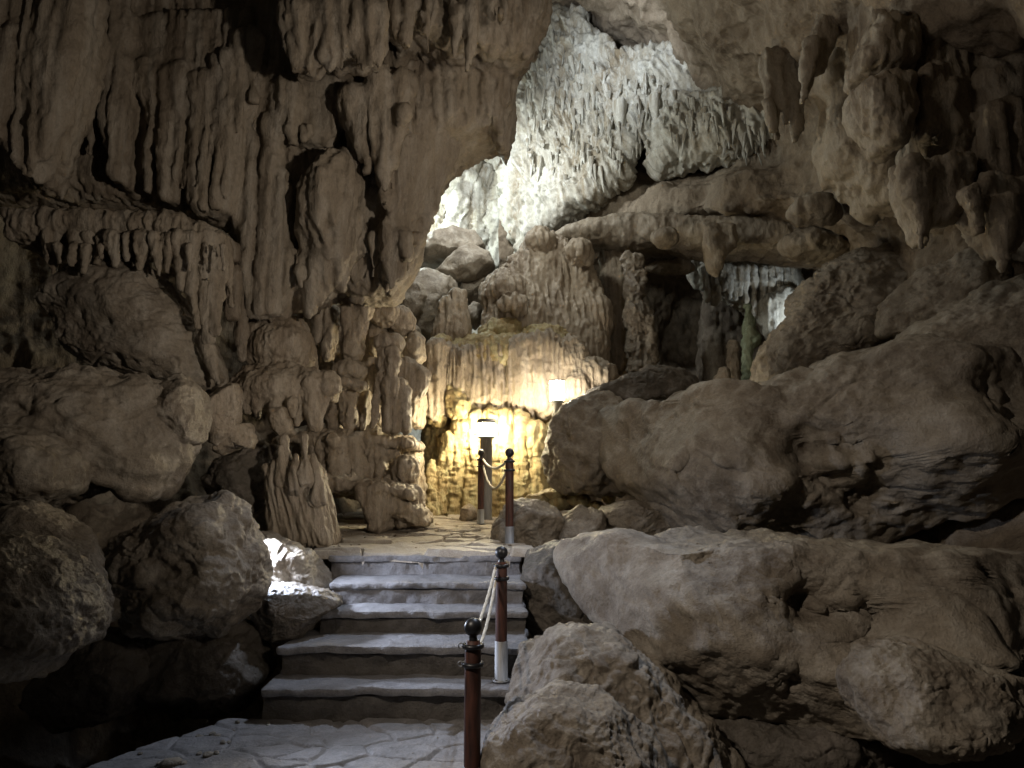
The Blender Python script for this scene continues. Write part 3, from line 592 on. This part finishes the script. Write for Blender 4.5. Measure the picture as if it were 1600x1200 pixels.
# the small stalactites that bristle from the passage roof
def drip_mesh(seed, L=1.0, R=.13):
    U = []; r = np.random.RandomState(seed); ns, nr = 16, 14
    for j in range(nr + 1):
        t = j / nr; rad = R * (1 - t) ** .75 * (1 + .15 * math.sin(9 * t + seed)) + .004
        for i in range(ns):
            a = 2 * math.pi * i / ns; rr_ = rad * (1 + .18 * math.sin(3 * a + seed) + .1 * r.normal() * .5)
            U.append((rr_ * math.cos(a) + .05 * t * t * L, rr_ * math.sin(a), -t * L + (.12 * L if j == 0 else 0)))
    Fq = [[j * ns + i, j * ns + (i + 1) % ns, (j + 1) * ns + (i + 1) % ns, (j + 1) * ns + i] for j in range(nr) for i in range(ns)]
    return np.array(U), np.array(Fq)
base = []
for s_ in range(3):
    V, Fq = drip_mesh(s_)
    base.append((V, Fq))
from mathutils.bvhtree import BVHTree
def bvh_of(names):
    Vv, Pp, k0 = [], [], 0
    for ob in C.objects:
        if ob.type == 'MESH' and ob.name in names:
            me = ob.data; a = np.empty(len(me.vertices) * 3, np.float32); me.vertices.foreach_get('co', a); a = a.reshape(-1, 3) + np.array(ob.location, np.float32)
            q = np.empty(len(me.loops), np.int32); me.loops.foreach_get('vertex_index', q); q = q.reshape(-1, 4) + k0; Vv.append(a); Pp.append(q); k0 += len(a)
    return BVHTree.FromPolygons(np.concatenate(Vv).tolist(), np.concatenate(Pp).tolist())
roof = bvh_of(['cave_wall', 'calcite_wall'])
def hit(px, py):
    d_ = Vector(W(px, py, 10.0)) - Vector((0, 0, CZ)); return roof.ray_cast(Vector((0, 0, CZ)), d_.normalized())[0]
r = np.random.RandomState(11)
protos = []
for i in range(230):
    px = 822 + 370 * r.rand() ** 1.3; top = np.interp(px, [822, 870, 960, 1060, 1190], [100, 40, 110, 135, 190]); bot = np.interp(px, [822, 900, 1000, 1100, 1190], [260, 300, 235, 225, 245])
    py = r.uniform(top, bot); p_ = hit(px, py); Y = p_.y
    ln = (10 + 40 * r.rand() ** 1.8) * S(Y); wd = r.uniform(1.8, 4.8) * S(Y) / .13
    if i < 3:
        V, Fq = base[i]; o = link('stalactite', V, Fq, 'white'); protos.append(o)
    else:
        o = protos[i % 3].copy(); C.objects.link(o)
    o.location = p_ + Vector((0, -.045, .15 * ln)); o.scale = (wd, wd, ln); o.rotation_euler = (r.uniform(.0, .2), r.uniform(-.15, .1), r.uniform(0, 6))
    tag(o, 'short pale stalactite in the bristling cluster on the lit passage roof', 'stalactite', 'small stalactites bristling from the lit passage roof')
for px, py, ln, wd, lab in [(1022, 165, 62, 9, 'longest thin white stalactite hanging from the middle of the passage roof'), (968, 175, 75, 11, 'thick white stalactite at the left end of the passage roof fringe')]:
    o = protos[0].copy(); C.objects.link(o); s = ln * S(11.6); o.location = hit(px, py) + Vector((0, -.08, .08)); o.scale = (wd * S(11.6) / .13, wd * S(11.6) / .13, s); tag(o, lab, 'stalactite')

# ================================================================ RIGHT ALCOVE
formation('hanging_rock_shelf', 'brown rock shelf with drooping lobes over the dark alcove on the right', 'rock shelf', [
    ('p', [(850, 355), (900, 335), (985, 325), (1080, 345), (1180, 350), (1250, 300), (1330, 330), (1340, 400), (1300, 430), (1240, 420), (1190, 405), (1120, 398), (1060, 385), (1000, 385), (960, 370)], 11.0, .5, .25, -.3, 0),
    ('p', [(1095, 350), (1145, 352), (1148, 385), (1135, 398), (1122, 420), (1112, 420), (1100, 390)], 10.2, .12, .1), ('c', (1118, 400, 9), (1118, 430, 4), 10.2), ('e', 1040, 372, 22, 14, 10.3, .2), ('e', 1045, 418, 40, 13, 11.5, .2), ('e', 1280, 385, 60, 24, 10.0, .4)],
    vox=.036, k=.12, mat='curtain', d=dict(rough=(.07, 1.6), facet=(.03, 2.6)))
formation('alcove_drapery', 'drapery of thin drips hanging at the back of the right alcove, whitest at the right', 'drapery', [
    ('p', [(1070, 395), (1150, 395), (1245, 420), (1250, 460), (1225, 500), (1200, 525), (1180, 500), (1150, 480), (1120, 455), (1085, 450)], 12.2, .15, .1)]
    + [('c', (x, 420, 5), (x + 1, y, 2), 11.95) for x, y in [(1104, 470), (1116, 473), (1096, 450), (1138, 464), (1148, 468), (1130, 450), (1165, 480), (1178, 490), (1192, 505), (1204, 515), (1216, 500), (1228, 480), (1238, 455), (1155, 460)]]
    + [('p', [(1190, 470), (1225, 450), (1245, 460), (1225, 505), (1208, 532), (1198, 515)], 11.9, .15, .1)],
    vox=.024, k=.05, mat='white', d=dict(rough=(.05, 2), flute=(.05, 5, .08), rib=(.03, 12, .06)))
formation('rock_pillar', 'rough grey rock pillar at the left edge of the dark alcove', 'pillar', [
    ('p', [(978, 400), (1000, 405), (1004, 440), (998, 482), (984, 480), (980, 440)], 10.9, .14, .05), ('p', [(982, 480), (1004, 478), (1012, 500), (1020, 530), (1022, 560), (1010, 585), (990, 588), (984, 540)], 10.7, .2, .08), ],
    vox=.02, k=.05, mat='rock', d=dict(rough=(.06, 3), flute=(.03, 8, .12), rib=(.025, 14, .15), facet=(.04, 6), pits=(.05, 8)))
formation('algae_column', 'thin algae-green stalagmite column in the right alcove', 'stalagmite', [
    ('c', (1168, 480, 6), (1172, 520, 9), 11.2), ('c', (1172, 520, 9), (1164, 612, 7), 11.2), ('e', 1176, 530, 10, 14, 11.2, .1)], vox=.022, k=.05, mat='green', d=dict(rough=(.04, 4), facet=(.02, 6)))
formation('stalagmite', 'stubby brown stalagmite standing on the alcove floor beside the green column', 'stalagmite', [
    ('c', (1132, 580, 8), (1128, 612, 16), 11.0), ('c', (1145, 540, 8), (1146, 610, 12), 11.6)], vox=.026, k=.05, d=dict(rough=(.04, 4), flute=(.02, 7)))
formation('rock_column', 'broad dim rock column at the back of the alcove', 'rock column', [
    ('p', [(1100, 450), (1165, 470), (1160, 620), (1095, 640)], 13.2, .4, .3)], vox=.05, k=.1, mat='wall', d=dict(rough=(.12, 1.5), flute=(.08, 3)))

# ================================================================ RIGHT ROOF
def hang(label, prims, mat='curtain', name='stalactite', cat='stalactite', **kw):
    formation(name, label, cat, prims, vox=kw.get('vox', .03), k=kw.get('k', .14), tip=.5, mat=mat, d=dict(rough=(.05, 2), flute=(.04, 5, .06), rib=(.02, 11, .05)))
hang('blunt two-knuckled stalactite, the broadest under the right roof', [('p', [(1345, -80), (1440, -80), (1425, 60), (1410, 150), (1380, 160), (1350, 130)], 6.55, .3, .12), ('p', [(1360, 50), (1415, 50), (1410, 112), (1380, 125), (1335, 120), (1335, 100)], 6.3, .3, .1), ('p', [(1332, 145), (1370, 128), (1412, 135), (1415, 190), (1395, 240), (1368, 240), (1350, 200)], 6.2, .28, .14), ('c', (1385, 40, 28), (1385, 180, 30), 6.5)])
hang('wide curtain stalactite hanging at the right with a flat lower edge', [('p', [(1430, -60), (1540, -60), (1535, 120), (1440, 120)], 6.5, .3, .12), ('p', [(1425, 60), (1530, 60), (1535, 140), (1530, 240), (1500, 248), (1440, 250), (1425, 180)], 6.3, .25, .14), ('c', (1480, 150, 16), (1498, 236, 14), 6.05), ('c', (1450, 120, 16), (1450, 200, 12), 6.05)])
hang('pale pointed stalactite below the wide curtain on the right', [('p', [(1425, 150), (1515, 150), (1500, 300), (1420, 300)], 6.35, .25, .12), ('p', [(1408, 255), (1505, 255), (1500, 320), (1480, 345), (1450, 350), (1440, 385), (1428, 370), (1412, 310)], 6.0, .2, .12), ('c', (1422, 265, 14), (1438, 385, 4), 5.85), ('c', (1480, 270, 18), (1475, 330, 10), 5.9)])
hang('forked stalactite near the right edge of the cave', [('p', [(1520, 180), (1640, 180), (1640, 340), (1530, 330)], 6.0, .25, .12), ('p', [(1500, 305), (1525, 288), (1640, 290), (1620, 340), (1575, 372), (1560, 400), (1545, 385), (1528, 360)], 5.75, .22, .08), ('c', (1548, 340, 16), (1552, 390, 6), 5.6), ('c', (1515, 305, 14), (1532, 360, 5), 5.5), ('c', (1570, 320, 14), (1566, 422, 4), 5.5)])
hang('small dagger stalactite high on the right roof', [('c', (1466, -80, 40), (1462, 112, 4), 6.1)])
hang('slanting blade stalactite on the right roof left of the blunt one', [('c', (1325, -60, 22), (1258, 140, 8), 7.1), ('c', (1268, 70, 12), (1254, 158, 3), 6.95), ('c', (1300, 0, 16), (1282, 110, 4), 7.1)])
hang('row of thin drips hanging from the roof right of the lit passage', [('p', [(1195, 60), (1255, 70), (1250, 150), (1240, 190), (1200, 150)], 8.4, .15, .1)] + [('c', (x, 90, 8), (x + 2, y, 3), 8.2) for x, y in [(1200, 170), (1212, 215), (1226, 190), (1240, 225), (1250, 200)]] + [('c', (1200, 160, 5), (1208, 206, 3), 8.1)], name='drip_row', cat='drips')

formation('hanging_rock_mass', 'broad dim fluted rock mass behind the right roof stalactites', 'rock mass', [
    ('p', [(1340, -160), (1760, -160), (1760, 330), (1640, 345), (1560, 300), (1500, 330), (1440, 290), (1400, 300), (1370, 255), (1345, 230), (1330, 160), (1320, 60)], 7.2, .4, .2, -.55, -.1),
    *fringe(26, 1345, 1640, 60, 150, 300, 6.3, 6.9, 10, 18), ('e', 1560, 180, 60, 90, 6.2, .4), ('e', 1270, 330, 30, 16, 8.6, .2)],
    vox=.036, k=.16, mat='curtain', d=dict(rough=(.08, 1.3), flute=(.08, 3, .06), rib=(.03, 8, .04), facet=(.05, 2), pits=(.08, 2)))

# ================================================================ RIGHT BOULDERS
def RB(lab, Y, T, pts, mat='rockb', **kw):
    boulder('boulder', lab, 'boulder', Y, T, pts, mat, kw.pop('n', 7), **kw)
RB('huge smooth grey-brown boulder overhanging the slab on the right', 6.9, 1.5, [(940, 645), (985, 612), (1050, 622), (1100, 600), (1180, 618), (1250, 596), (1330, 556), (1420, 522), (1500, 520), (1580, 570), (1600, 680), (1530, 770), (1420, 810), (1340, 845), (1270, 838), (1190, 822), (1130, 816), (1080, 832), (1040, 806), (990, 770), (962, 715)], kx=-.35, kz=.25, c=(1250, 700), planes=2, cuts=[(-.25, -1, .15, .6), (-.9, -.6, .1, .72), (.1, -.6, -.8, .62), (.3, -.4, 1, .8), (.8, -1, 0, .75)], dents=[(1255, 725, 55, .55), (1300, 775, 30, .3), (1345, 700, 60, -.15), (1420, 650, 50, .2), (1100, 720, 60, -.2)], d=dict(rough=(.12, .9), facet=(.06, 1.1), pits=(.06, 1.8), crack=(.03, .7)))
RB('broad pale slab-like boulder with a flat lit top to the right of the steps', 5.0, .95, [(870, 885), (885, 860), (960, 850), (1040, 848), (1080, 832), (1130, 818), (1220, 826), (1320, 848), (1430, 850), (1560, 860), (1640, 950), (1600, 1040), (1480, 1020), (1400, 1010), (1330, 1040), (1290, 1100), (1230, 1120), (1160, 1142), (1100, 1110), (1050, 1060), (1000, 1030), (960, 990), (930, 960), (912, 925)], kx=-.3, kz=.35, c=(1200, 950), planes=2, cuts=[(0, -.12, 1, .74), (-.75, -.7, .1, .62), (.05, -1, .3, .6), (-.2, -.6, -.7, .66), (.6, -.8, .2, .75)], dents=[(1215, 930, 34, .3), (1290, 945, 40, .25), (1141, 983, 14, -.05), (1400, 1000, 50, -.15), (1030, 930, 60, -.12), (1180, 1020, 30, .15), (1100, 870, 40, .15)], d=dict(rough=(.08, .9), facet=(.045, 1.3), pits=(.05, 2.2), crack=(.025, .8)))
RB('low angular boulder in the bottom right corner below the slab', 3.9, .4, [(1328, 1060), (1370, 1020), (1440, 1010), (1520, 1035), (1590, 1060), (1585, 1120), (1500, 1150), (1420, 1168), (1350, 1140)], kz=.3)
RB('rough boulder with streaks of light just right of the lowest steps', 4.5, .5, [(800, 1060), (830, 1012), (900, 995), (960, 1000), (1000, 1035), (1060, 1080), (1120, 1140), (1160, 1230), (1000, 1300), (850, 1260), (790, 1150)], kz=.4, d=dict(facet=(.04, 4)))
RB('rounded boulder at the bottom edge beside the nearest post', 3.7, .4, [(762, 1150), (800, 1110), (870, 1085), (960, 1100), (1020, 1150), (1050, 1230), (1000, 1300), (800, 1300), (755, 1230)], kz=.3)
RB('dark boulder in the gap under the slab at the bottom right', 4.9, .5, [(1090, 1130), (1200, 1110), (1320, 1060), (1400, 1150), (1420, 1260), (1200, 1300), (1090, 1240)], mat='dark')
RB('dark overhanging boulder with a lit left face beside the lamplight-tinted flowstone', 8.5, .55, [(856, 745), (852, 705), (866, 665), (880, 640), (915, 622), (950, 612), (975, 640), (985, 690), (1000, 750), (970, 768), (920, 772), (872, 765)], kx=.3, n=6, d=dict(facet=(.06, 3)))
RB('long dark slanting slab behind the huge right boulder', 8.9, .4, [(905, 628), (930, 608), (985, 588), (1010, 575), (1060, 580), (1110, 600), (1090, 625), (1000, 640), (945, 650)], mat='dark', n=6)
RB('grey angular rock on the landing edge behind the second post', 7.35, .35, [(768, 850), (775, 815), (795, 785), (815, 776), (862, 792), (886, 818), (884, 856), (800, 862)], n=6, mat='rock')
RB('round brown rock between the angular rock and the dark gap', 7.3, .3, [(872, 850), (876, 810), (905, 790), (940, 800), (948, 840), (930, 862), (890, 866)], n=6)
RB('flat grey rock wedged under the left end of the huge boulder', 7.5, .4, [(930, 830), (940, 795), (980, 782), (1030, 790), (1065, 820), (1040, 850), (960, 855)], n=6)
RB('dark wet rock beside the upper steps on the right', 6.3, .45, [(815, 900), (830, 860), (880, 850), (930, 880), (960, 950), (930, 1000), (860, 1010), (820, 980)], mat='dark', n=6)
for lab, px, py, rx_, ry_ in [('flat lamplight-tinted rubble stone nearest the lamp', 838, 782, 24, 12), ('lamplight-tinted rubble stone second from the lamp', 872, 786, 20, 11), ('lamplight-tinted rubble stone beneath the dark overhanging boulder', 905, 782, 22, 12), ('small bright rubble stone at the right end of the lit heap', 952, 774, 12, 14), ('broad lamplight-tinted rubble stone at the back of the heap', 862, 772, 26, 9), ('little lamplight-tinted rubble stone in the front of the heap', 930, 790, 14, 9)]:
    a = np.linspace(0, 2 * np.pi, 9)[:-1]; rj = np.random.RandomState(px)
    boulder('rubble_stone', lab, 'stone', 8.7, .16, [(px + rx_ * math.cos(t) * rj.uniform(.8, 1.1), py + ry_ * math.sin(t) * rj.uniform(.8, 1.1)) for t in a], 'lamp_tint', 5)  # lamp-yellow put into the stones' own colour
RB('tall ribbed boulder leaning above the huge boulder at the alcove edge', 9.0, .6, [(1188, 612), (1196, 570), (1220, 530), (1245, 490), (1262, 440), (1300, 412), (1380, 400), (1432, 425), (1415, 480), (1360, 520), (1330, 560), (1260, 600)], n=7, d=dict(flute=(.05, 3, .4), lean=1.2), kx=-.3)
RB('rounded boulder higher up at the right, beyond the ribbed one', 7.4, .5, [(1395, 515), (1405, 460), (1440, 420), (1500, 400), (1545, 430), (1530, 490), (1460, 525)], n=6, kx=-.3)
RB('long shadowed boulder at the right edge above the huge one', 6.4, .6, [(1380, 560), (1450, 510), (1560, 440), (1640, 430), (1660, 620), (1560, 650), (1450, 600)], n=6, kx=-.3)

# ================================================================ LEFT BOULDERS
def LB(lab, Y, T, pts, mat='rockb', **kw): RB(lab, Y, T, pts, mat, **kw)
LB('big smooth boulder with a pointed left end under the drip ledge', 6.7, .6, [(60, 436), (85, 415), (120, 408), (200, 415), (262, 430), (300, 490), (325, 530), (350, 590), (335, 615), (250, 605), (165, 585), (115, 545), (108, 510), (75, 470)], kz=-.1, planes=2, n=7, d=dict(facet=(.02, 2), rough=(.05, 1.5)))
LB('long craggy boulder running along the left edge below the smooth boulder', 5.4, .6, [(-80, 620), (0, 605), (60, 598), (150, 588), (240, 598), (270, 640), (275, 690), (225, 775), (160, 745), (110, 770), (60, 792), (-80, 800)], d=dict(facet=(.08, 1.8)), kx=.25)
LB('upright angular rock at the right end of the craggy left boulder', 5.6, .35, [(240, 650), (250, 605), (285, 586), (305, 605), (316, 640), (310, 690), (270, 700), (245, 690)], n=6)
LB('rounded grey boulder at the left edge above the dark hollow', 4.7, .4, [(-60, 690), (20, 668), (80, 680), (118, 720), (112, 765), (60, 790), (-60, 795)], n=6)
LB('pitted pale boulder with a dark eye below the smooth one', 6.4, .25, [(320, 690), (318, 640), (345, 600), (370, 600), (373, 640), (365, 680), (340, 700)], n=6, mat='flow')
LB('fallen block leaning right of the pitted pale boulder', 6.5, .2, [(335, 706), (340, 690), (370, 665), (390, 660), (398, 690), (392, 702), (378, 696), (350, 710)], n=5, mat='flow')
LB('narrow fallen block below the mushroom stalagmite', 6.9, .16, [(420, 650), (424, 638), (444, 636), (452, 655), (460, 682), (440, 684), (428, 672)], n=5, mat='flow')
LB('large shadowed boulder in the bottom left corner with a jagged foot', 3.6, .4, [(-60, 850), (20, 838), (60, 843), (100, 878), (136, 950), (128, 1000), (108, 1040), (90, 1000), (62, 1062), (30, 1030), (-60, 1040)], c=(20, 930), kx=.2)
LB('dark flat slab behind the corner boulder on the left', 4.3, .3, [(-60, 800), (60, 790), (120, 830), (150, 880), (140, 900), (60, 870), (-60, 860)], n=6, mat='rock')
LB('big craggy boulder in the left foreground beside the dark pit', 5.0, .5, [(165, 915), (195, 860), (262, 795), (320, 775), (358, 780), (386, 815), (396, 860), (390, 920), (365, 965), (300, 992), (215, 975)], d=dict(facet=(.07, 2.6), rough=(.07, 2)), planes=6)
LB('small pointed stone left of the big craggy boulder', 4.7, .16, [(128, 905), (145, 890), (158, 915), (150, 945), (132, 940)], n=5)
LB('small stone under the pointed stone in the dark pit', 4.7, .18, [(140, 950), (170, 925), (190, 930), (205, 965), (175, 970), (145, 968)], n=5)
LB('brightly lit boulder left of the steps beside the hidden spotlight', 6.1, .4, [(378, 900), (388, 855), (410, 838), (445, 848), (480, 872), (515, 925), (500, 940), (450, 925), (400, 912)], n=6, d=dict(facet=(.05, 4)))
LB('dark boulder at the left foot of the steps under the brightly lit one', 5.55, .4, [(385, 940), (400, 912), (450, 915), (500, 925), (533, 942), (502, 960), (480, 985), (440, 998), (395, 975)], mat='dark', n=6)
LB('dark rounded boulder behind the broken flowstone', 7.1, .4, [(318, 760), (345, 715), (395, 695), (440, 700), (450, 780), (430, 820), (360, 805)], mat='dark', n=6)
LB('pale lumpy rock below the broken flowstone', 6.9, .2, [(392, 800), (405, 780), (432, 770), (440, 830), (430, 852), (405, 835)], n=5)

LB('shade-darkened boulder deep in the pit beneath the big craggy boulder', 5.3, .45, [(200, 1010), (260, 965), (340, 960), (400, 985), (420, 1050), (380, 1110), (280, 1115), (210, 1080)], mat='dark', n=6)  # dark stone puts the pit's shade into its colour
LB('shade-darkened boulder in the pit between the corner boulder and the steps', 4.9, .4, [(60, 1090), (90, 1030), (150, 985), (215, 1000), (235, 1060), (200, 1115), (120, 1130)], mat='dark', n=6)  # pit shade painted by the dark stone here too
# ================================================================ POSTS, ROPES, LAMPS
def lathe(prof, seg=24):
    V = []; Fq = []
    for r_, z in prof:
        for i in range(seg): a = 2 * math.pi * i / seg; V.append((r_ * math.cos(a), r_ * math.sin(a), z))
    for j in range(len(prof) - 1):
        for i in range(seg): Fq.append([j * seg + i, j * seg + (i + 1) % seg, (j + 1) * seg + (i + 1) % seg, (j + 1) * seg + i])
    return np.array(V), np.array(Fq)
def ball(r_, z, n=14): return [(max(.0005, r_ * math.sin(math.pi * i / n)), z - r_ * math.cos(math.pi * i / n)) for i in range(n + 1)]
def post(loc, H, label, sc_=1.0, sl=.19):
    e = empty('rope_post', loc, label, 'post', 'rope posts along the right of the steps')
    L = np.array(loc); R = .042 * sc_
    def put(nm, prof, mat): V, Fq = lathe(prof); link(nm, V + L, Fq, mat, e, loc=L)
    put('base_sleeve', [(.001, 0), (R * 1.55, 0), (R * 1.55, .011), (R * 1.12, .013), (R * 1.12, sl), (R * 1.0, sl + .005)], 'metal')
    put('shaft', [(R, sl), (R * 1.02, .5), (R, H - .17), (R * .85, H - .115), (.001, H - .11)], 'wood')
    for z in (H - .23, H - .14): put('collar', [(R, z - .012), (R * 1.32, z - .010), (R * 1.4, z), (R * 1.32, z + .010), (R, z + .012)], 'black')
    put('finial', [(R * .6, H - .125), (R * .5, H - .10)] + ball(R * 1.12, H - R * 1.12)[2:], 'black')
    for a_ in (.8, 2.3, 3.9, 5.5):
        V, Fq = lathe([(.001, .011), (.007, .011), (.007, .02), (.001, .022)], 6); link('bolt', V + L + np.array([math.cos(a_) * R * 1.32, math.sin(a_) * R * 1.32, 0]), Fq, 'metal', e, loc=L)
    for z in (H - .23, H - .14):
        V, Fq = torus(.013, .0035); link('ring', V + L + np.array([-R * 1.5, 0, z]), Fq, 'metal', e, loc=L)
    return e
def torus(R, r_, n=16, m=8):
    V = []; Fq = []
    for i in range(n):
        for j in range(m):
            a, b = 2 * math.pi * i / n, 2 * math.pi * j / m
            V.append(((R + r_ * math.cos(b)) * math.cos(a), r_ * math.sin(b), (R + r_ * math.cos(b)) * math.sin(a)))
            Fq.append([i * m + j, ((i + 1) % n) * m + j, ((i + 1) % n) * m + (j + 1) % m, i * m + (j + 1) % m])
    return np.array(V), np.array(Fq)
def tube(P, rad, m=10, twist=0):
    P = np.array(P, float); T = np.gradient(P, axis=0); T /= np.linalg.norm(T, axis=1)[:, None]
    V = []; Fq = []; up = np.array([0, 0, 1.])
    for i, (p, t) in enumerate(zip(P, T)):
        a = np.cross(t, up); a /= np.linalg.norm(a) + 1e-9; b = np.cross(a, t)
        for j in range(m):
            an = 2 * math.pi * j / m; rr_ = rad * (1 + .16 * math.cos(3 * an + twist * i)); V.append(p + rr_ * (a * math.cos(an) + b * math.sin(an)))
    for i in range(len(P) - 1):
        for j in range(m): Fq.append([i * m + j, i * m + (j + 1) % m, (i + 1) * m + (j + 1) % m, (i + 1) * m + j])
    return np.array(V), np.array(Fq)
def rope(a, b, sag, label, rad=.014):
    a, b = np.array(a, float), np.array(b, float); t = np.linspace(0, 1, 90)[:, None]
    P = a + (b - a) * t; P[:, 2] -= sag * 4 * (t * (1 - t))[:, 0]
    V, Fq = tube(P, rad, 12, .7); tag(link('rope', V, Fq, 'rope', loc=a), label, 'rope', 'white ropes strung between the posts')
def on(px, py, z): Y = ground_y(py, z); p = W(px, py, Y); return np.array([p[0], p[1], z])
def onland(px, py):
    p = W(px, py, 1.0); t = p[2] - CZ; Y = (HT - SL * YT - CZ) / (t - SL); p = W(px, py, Y); return np.array([p[0], p[1], p[2]])
pA = on(737, 1262, .01); pD = on(783, 1064, hY[0][0]); pC = onland(796, 853); pB = onland(751, 819)
print('posts', pA, pD, pC, pB)
def hgt(px, py, p): return float(W(px, py, p[1])[2] - p[2])
HA, HD, HC, HB = hgt(735, 965, pA), hgt(783, 853, pD), hgt(795, 700, pC), hgt(750, 702, pB)
print('heights', HA, HD, HC, HB)
post(pA, HA, 'nearest red-brown rope post with black ball top, at the bottom of the steps')
post(pD, HD, 'second rope post from the front, standing on the lowest tread with a long metal sleeve', sl=.27)
post(pC, HC, 'third rope post from the front, dark, standing at the edge of the landing')
post(pB, HB, 'farthest rope post, standing in front of the bollard lamp')
for dz, s_, nm in ((-.14, .10, 'upper'), (-.23, .26, 'lower')):
    rope(pB + [.03, -.03, HB + dz], pC + [-.03, 0, HC + dz], s_ * .9, nm + ' white rope sagging between the farthest and third posts')
    rope(pD + [-.04, 0, HD + dz - .0], pA + [-.02, .04, HA + dz], .05 + (s_ - .1) * .4, nm + ' white rope between the second and nearest posts', .010)

def bollard(loc, H, rp, rh, hh, label, glow, power, col, cp=.06):
    e = empty('bollard_lamp', loc, label, 'lamp', 'bollard lamps along the cave path'); L = np.array(loc)
    def put(nm, prof, mat): V, Fq = lathe(prof, 32); return link(nm, V + L, Fq, mat, e, loc=L)
    put('pole', [(.001, 0), (rp * 1.25, 0), (rp * 1.25, .02), (rp, .03), (rp, H - hh - .06), (rh, H - hh - .05), (rh, H - hh - .03), (.001, H - hh - .03)], 'grey')
    put('lamp_glass', [(.001, H - hh - .028), (rh * .95, H - hh - .028), (rh * .95, H - cp - .002), (.001, H - cp - .002)], glow)
    put('cap', [(.001, H - cp), (rh * 1.05, H - cp), (rh * 1.08, H - cp * .8), (rh * 1.05, H - cp * .2), (rh * .9, H), (.001, H)], 'grey')
    return e
pL = onland(759, 814); HL = hgt(759, 655, pL)
print('bollard', pL, HL)
bollard(pL, HL, 9.5 * S(pL[1]), 13.5 * S(pL[1]), 24 * S(pL[1]), 'lit bollard lamp with dark cap in front of the lamplight-tinted flowstone', 'glow', 230, (1, .86, .5))
pM = W(871, 665, 9.3); HM = float(W(871, 594, 9.3)[2] - pM[2])
bollard(pM, HM, 8 * S(9.3), 12 * S(9.3), 30 * S(9.3), 'lit bollard lamp standing higher, right of the mound and behind the boulders', 'glow2', 36, (1, .9, .72), .02)
boulder('stone', 'small round stone at the foot of the farthest post', 'stone', pB[1] + .25, .13, [(718, 812), (720, 795), (732, 786), (745, 795), (746, 812), (732, 818)], 'flow', 5)

# loose chips and pebbles where rock meets floor
gr_ = bvh_of(['ground', 'path', 'path.001']); r = np.random.RandomState(21); Vs, Fs_, k0 = [], [], 0
U, Fc = ico(2)
zones = [(-2.6, -1.75, 3.2, 6.2, 110, .03), (.05, .7, 3.0, 6.2, 90, .028), (-2.1, -1.5, 6.5, 9.2, 60, .02), (-.1, .5, 6.5, 9.3, 60, .02), (-1.9, .2, 3.0, 4.8, 26, .010), (-1.8, .1, 6.6, 9.2, 36, .010), (-3.6, -2.2, 2.6, 5, 30, .022)]
for x0, x1, y0, y1, n_, s_ in zones:
    for _ in range(n_):
        x, y = r.uniform(x0, x1), r.uniform(y0, y1); p_ = gr_.ray_cast(Vector((x, y, 1.4)), Vector((0, 0, -1)))[0]
        if p_ is None: continue
        s = s_ * r.uniform(.4, 1.0) * (1 + 1.5 * (r.rand() > .93)); q = U * np.array([1, r.uniform(.6, 1), r.uniform(.4, .7)]) * s * (1 + .28 * perlin(U * 1.6 + r.uniform(0, 50)))[:, None]
        a = r.uniform(0, 6.3); ca, sa = math.cos(a), math.sin(a); q = np.stack([q[:, 0] * ca - q[:, 1] * sa, q[:, 0] * sa + q[:, 1] * ca, q[:, 2]], 1)
        Vs.append(q + np.array([x, y, p_.z + s * .25])); Fs_.append(Fc + k0); k0 += len(U)
tag(link('gravel', np.concatenate(Vs), np.concatenate(Fs_), 'rock', smooth=False), 'scattered stone chips and pebbles along the edges of steps and path', 'gravel', kind='stuff')
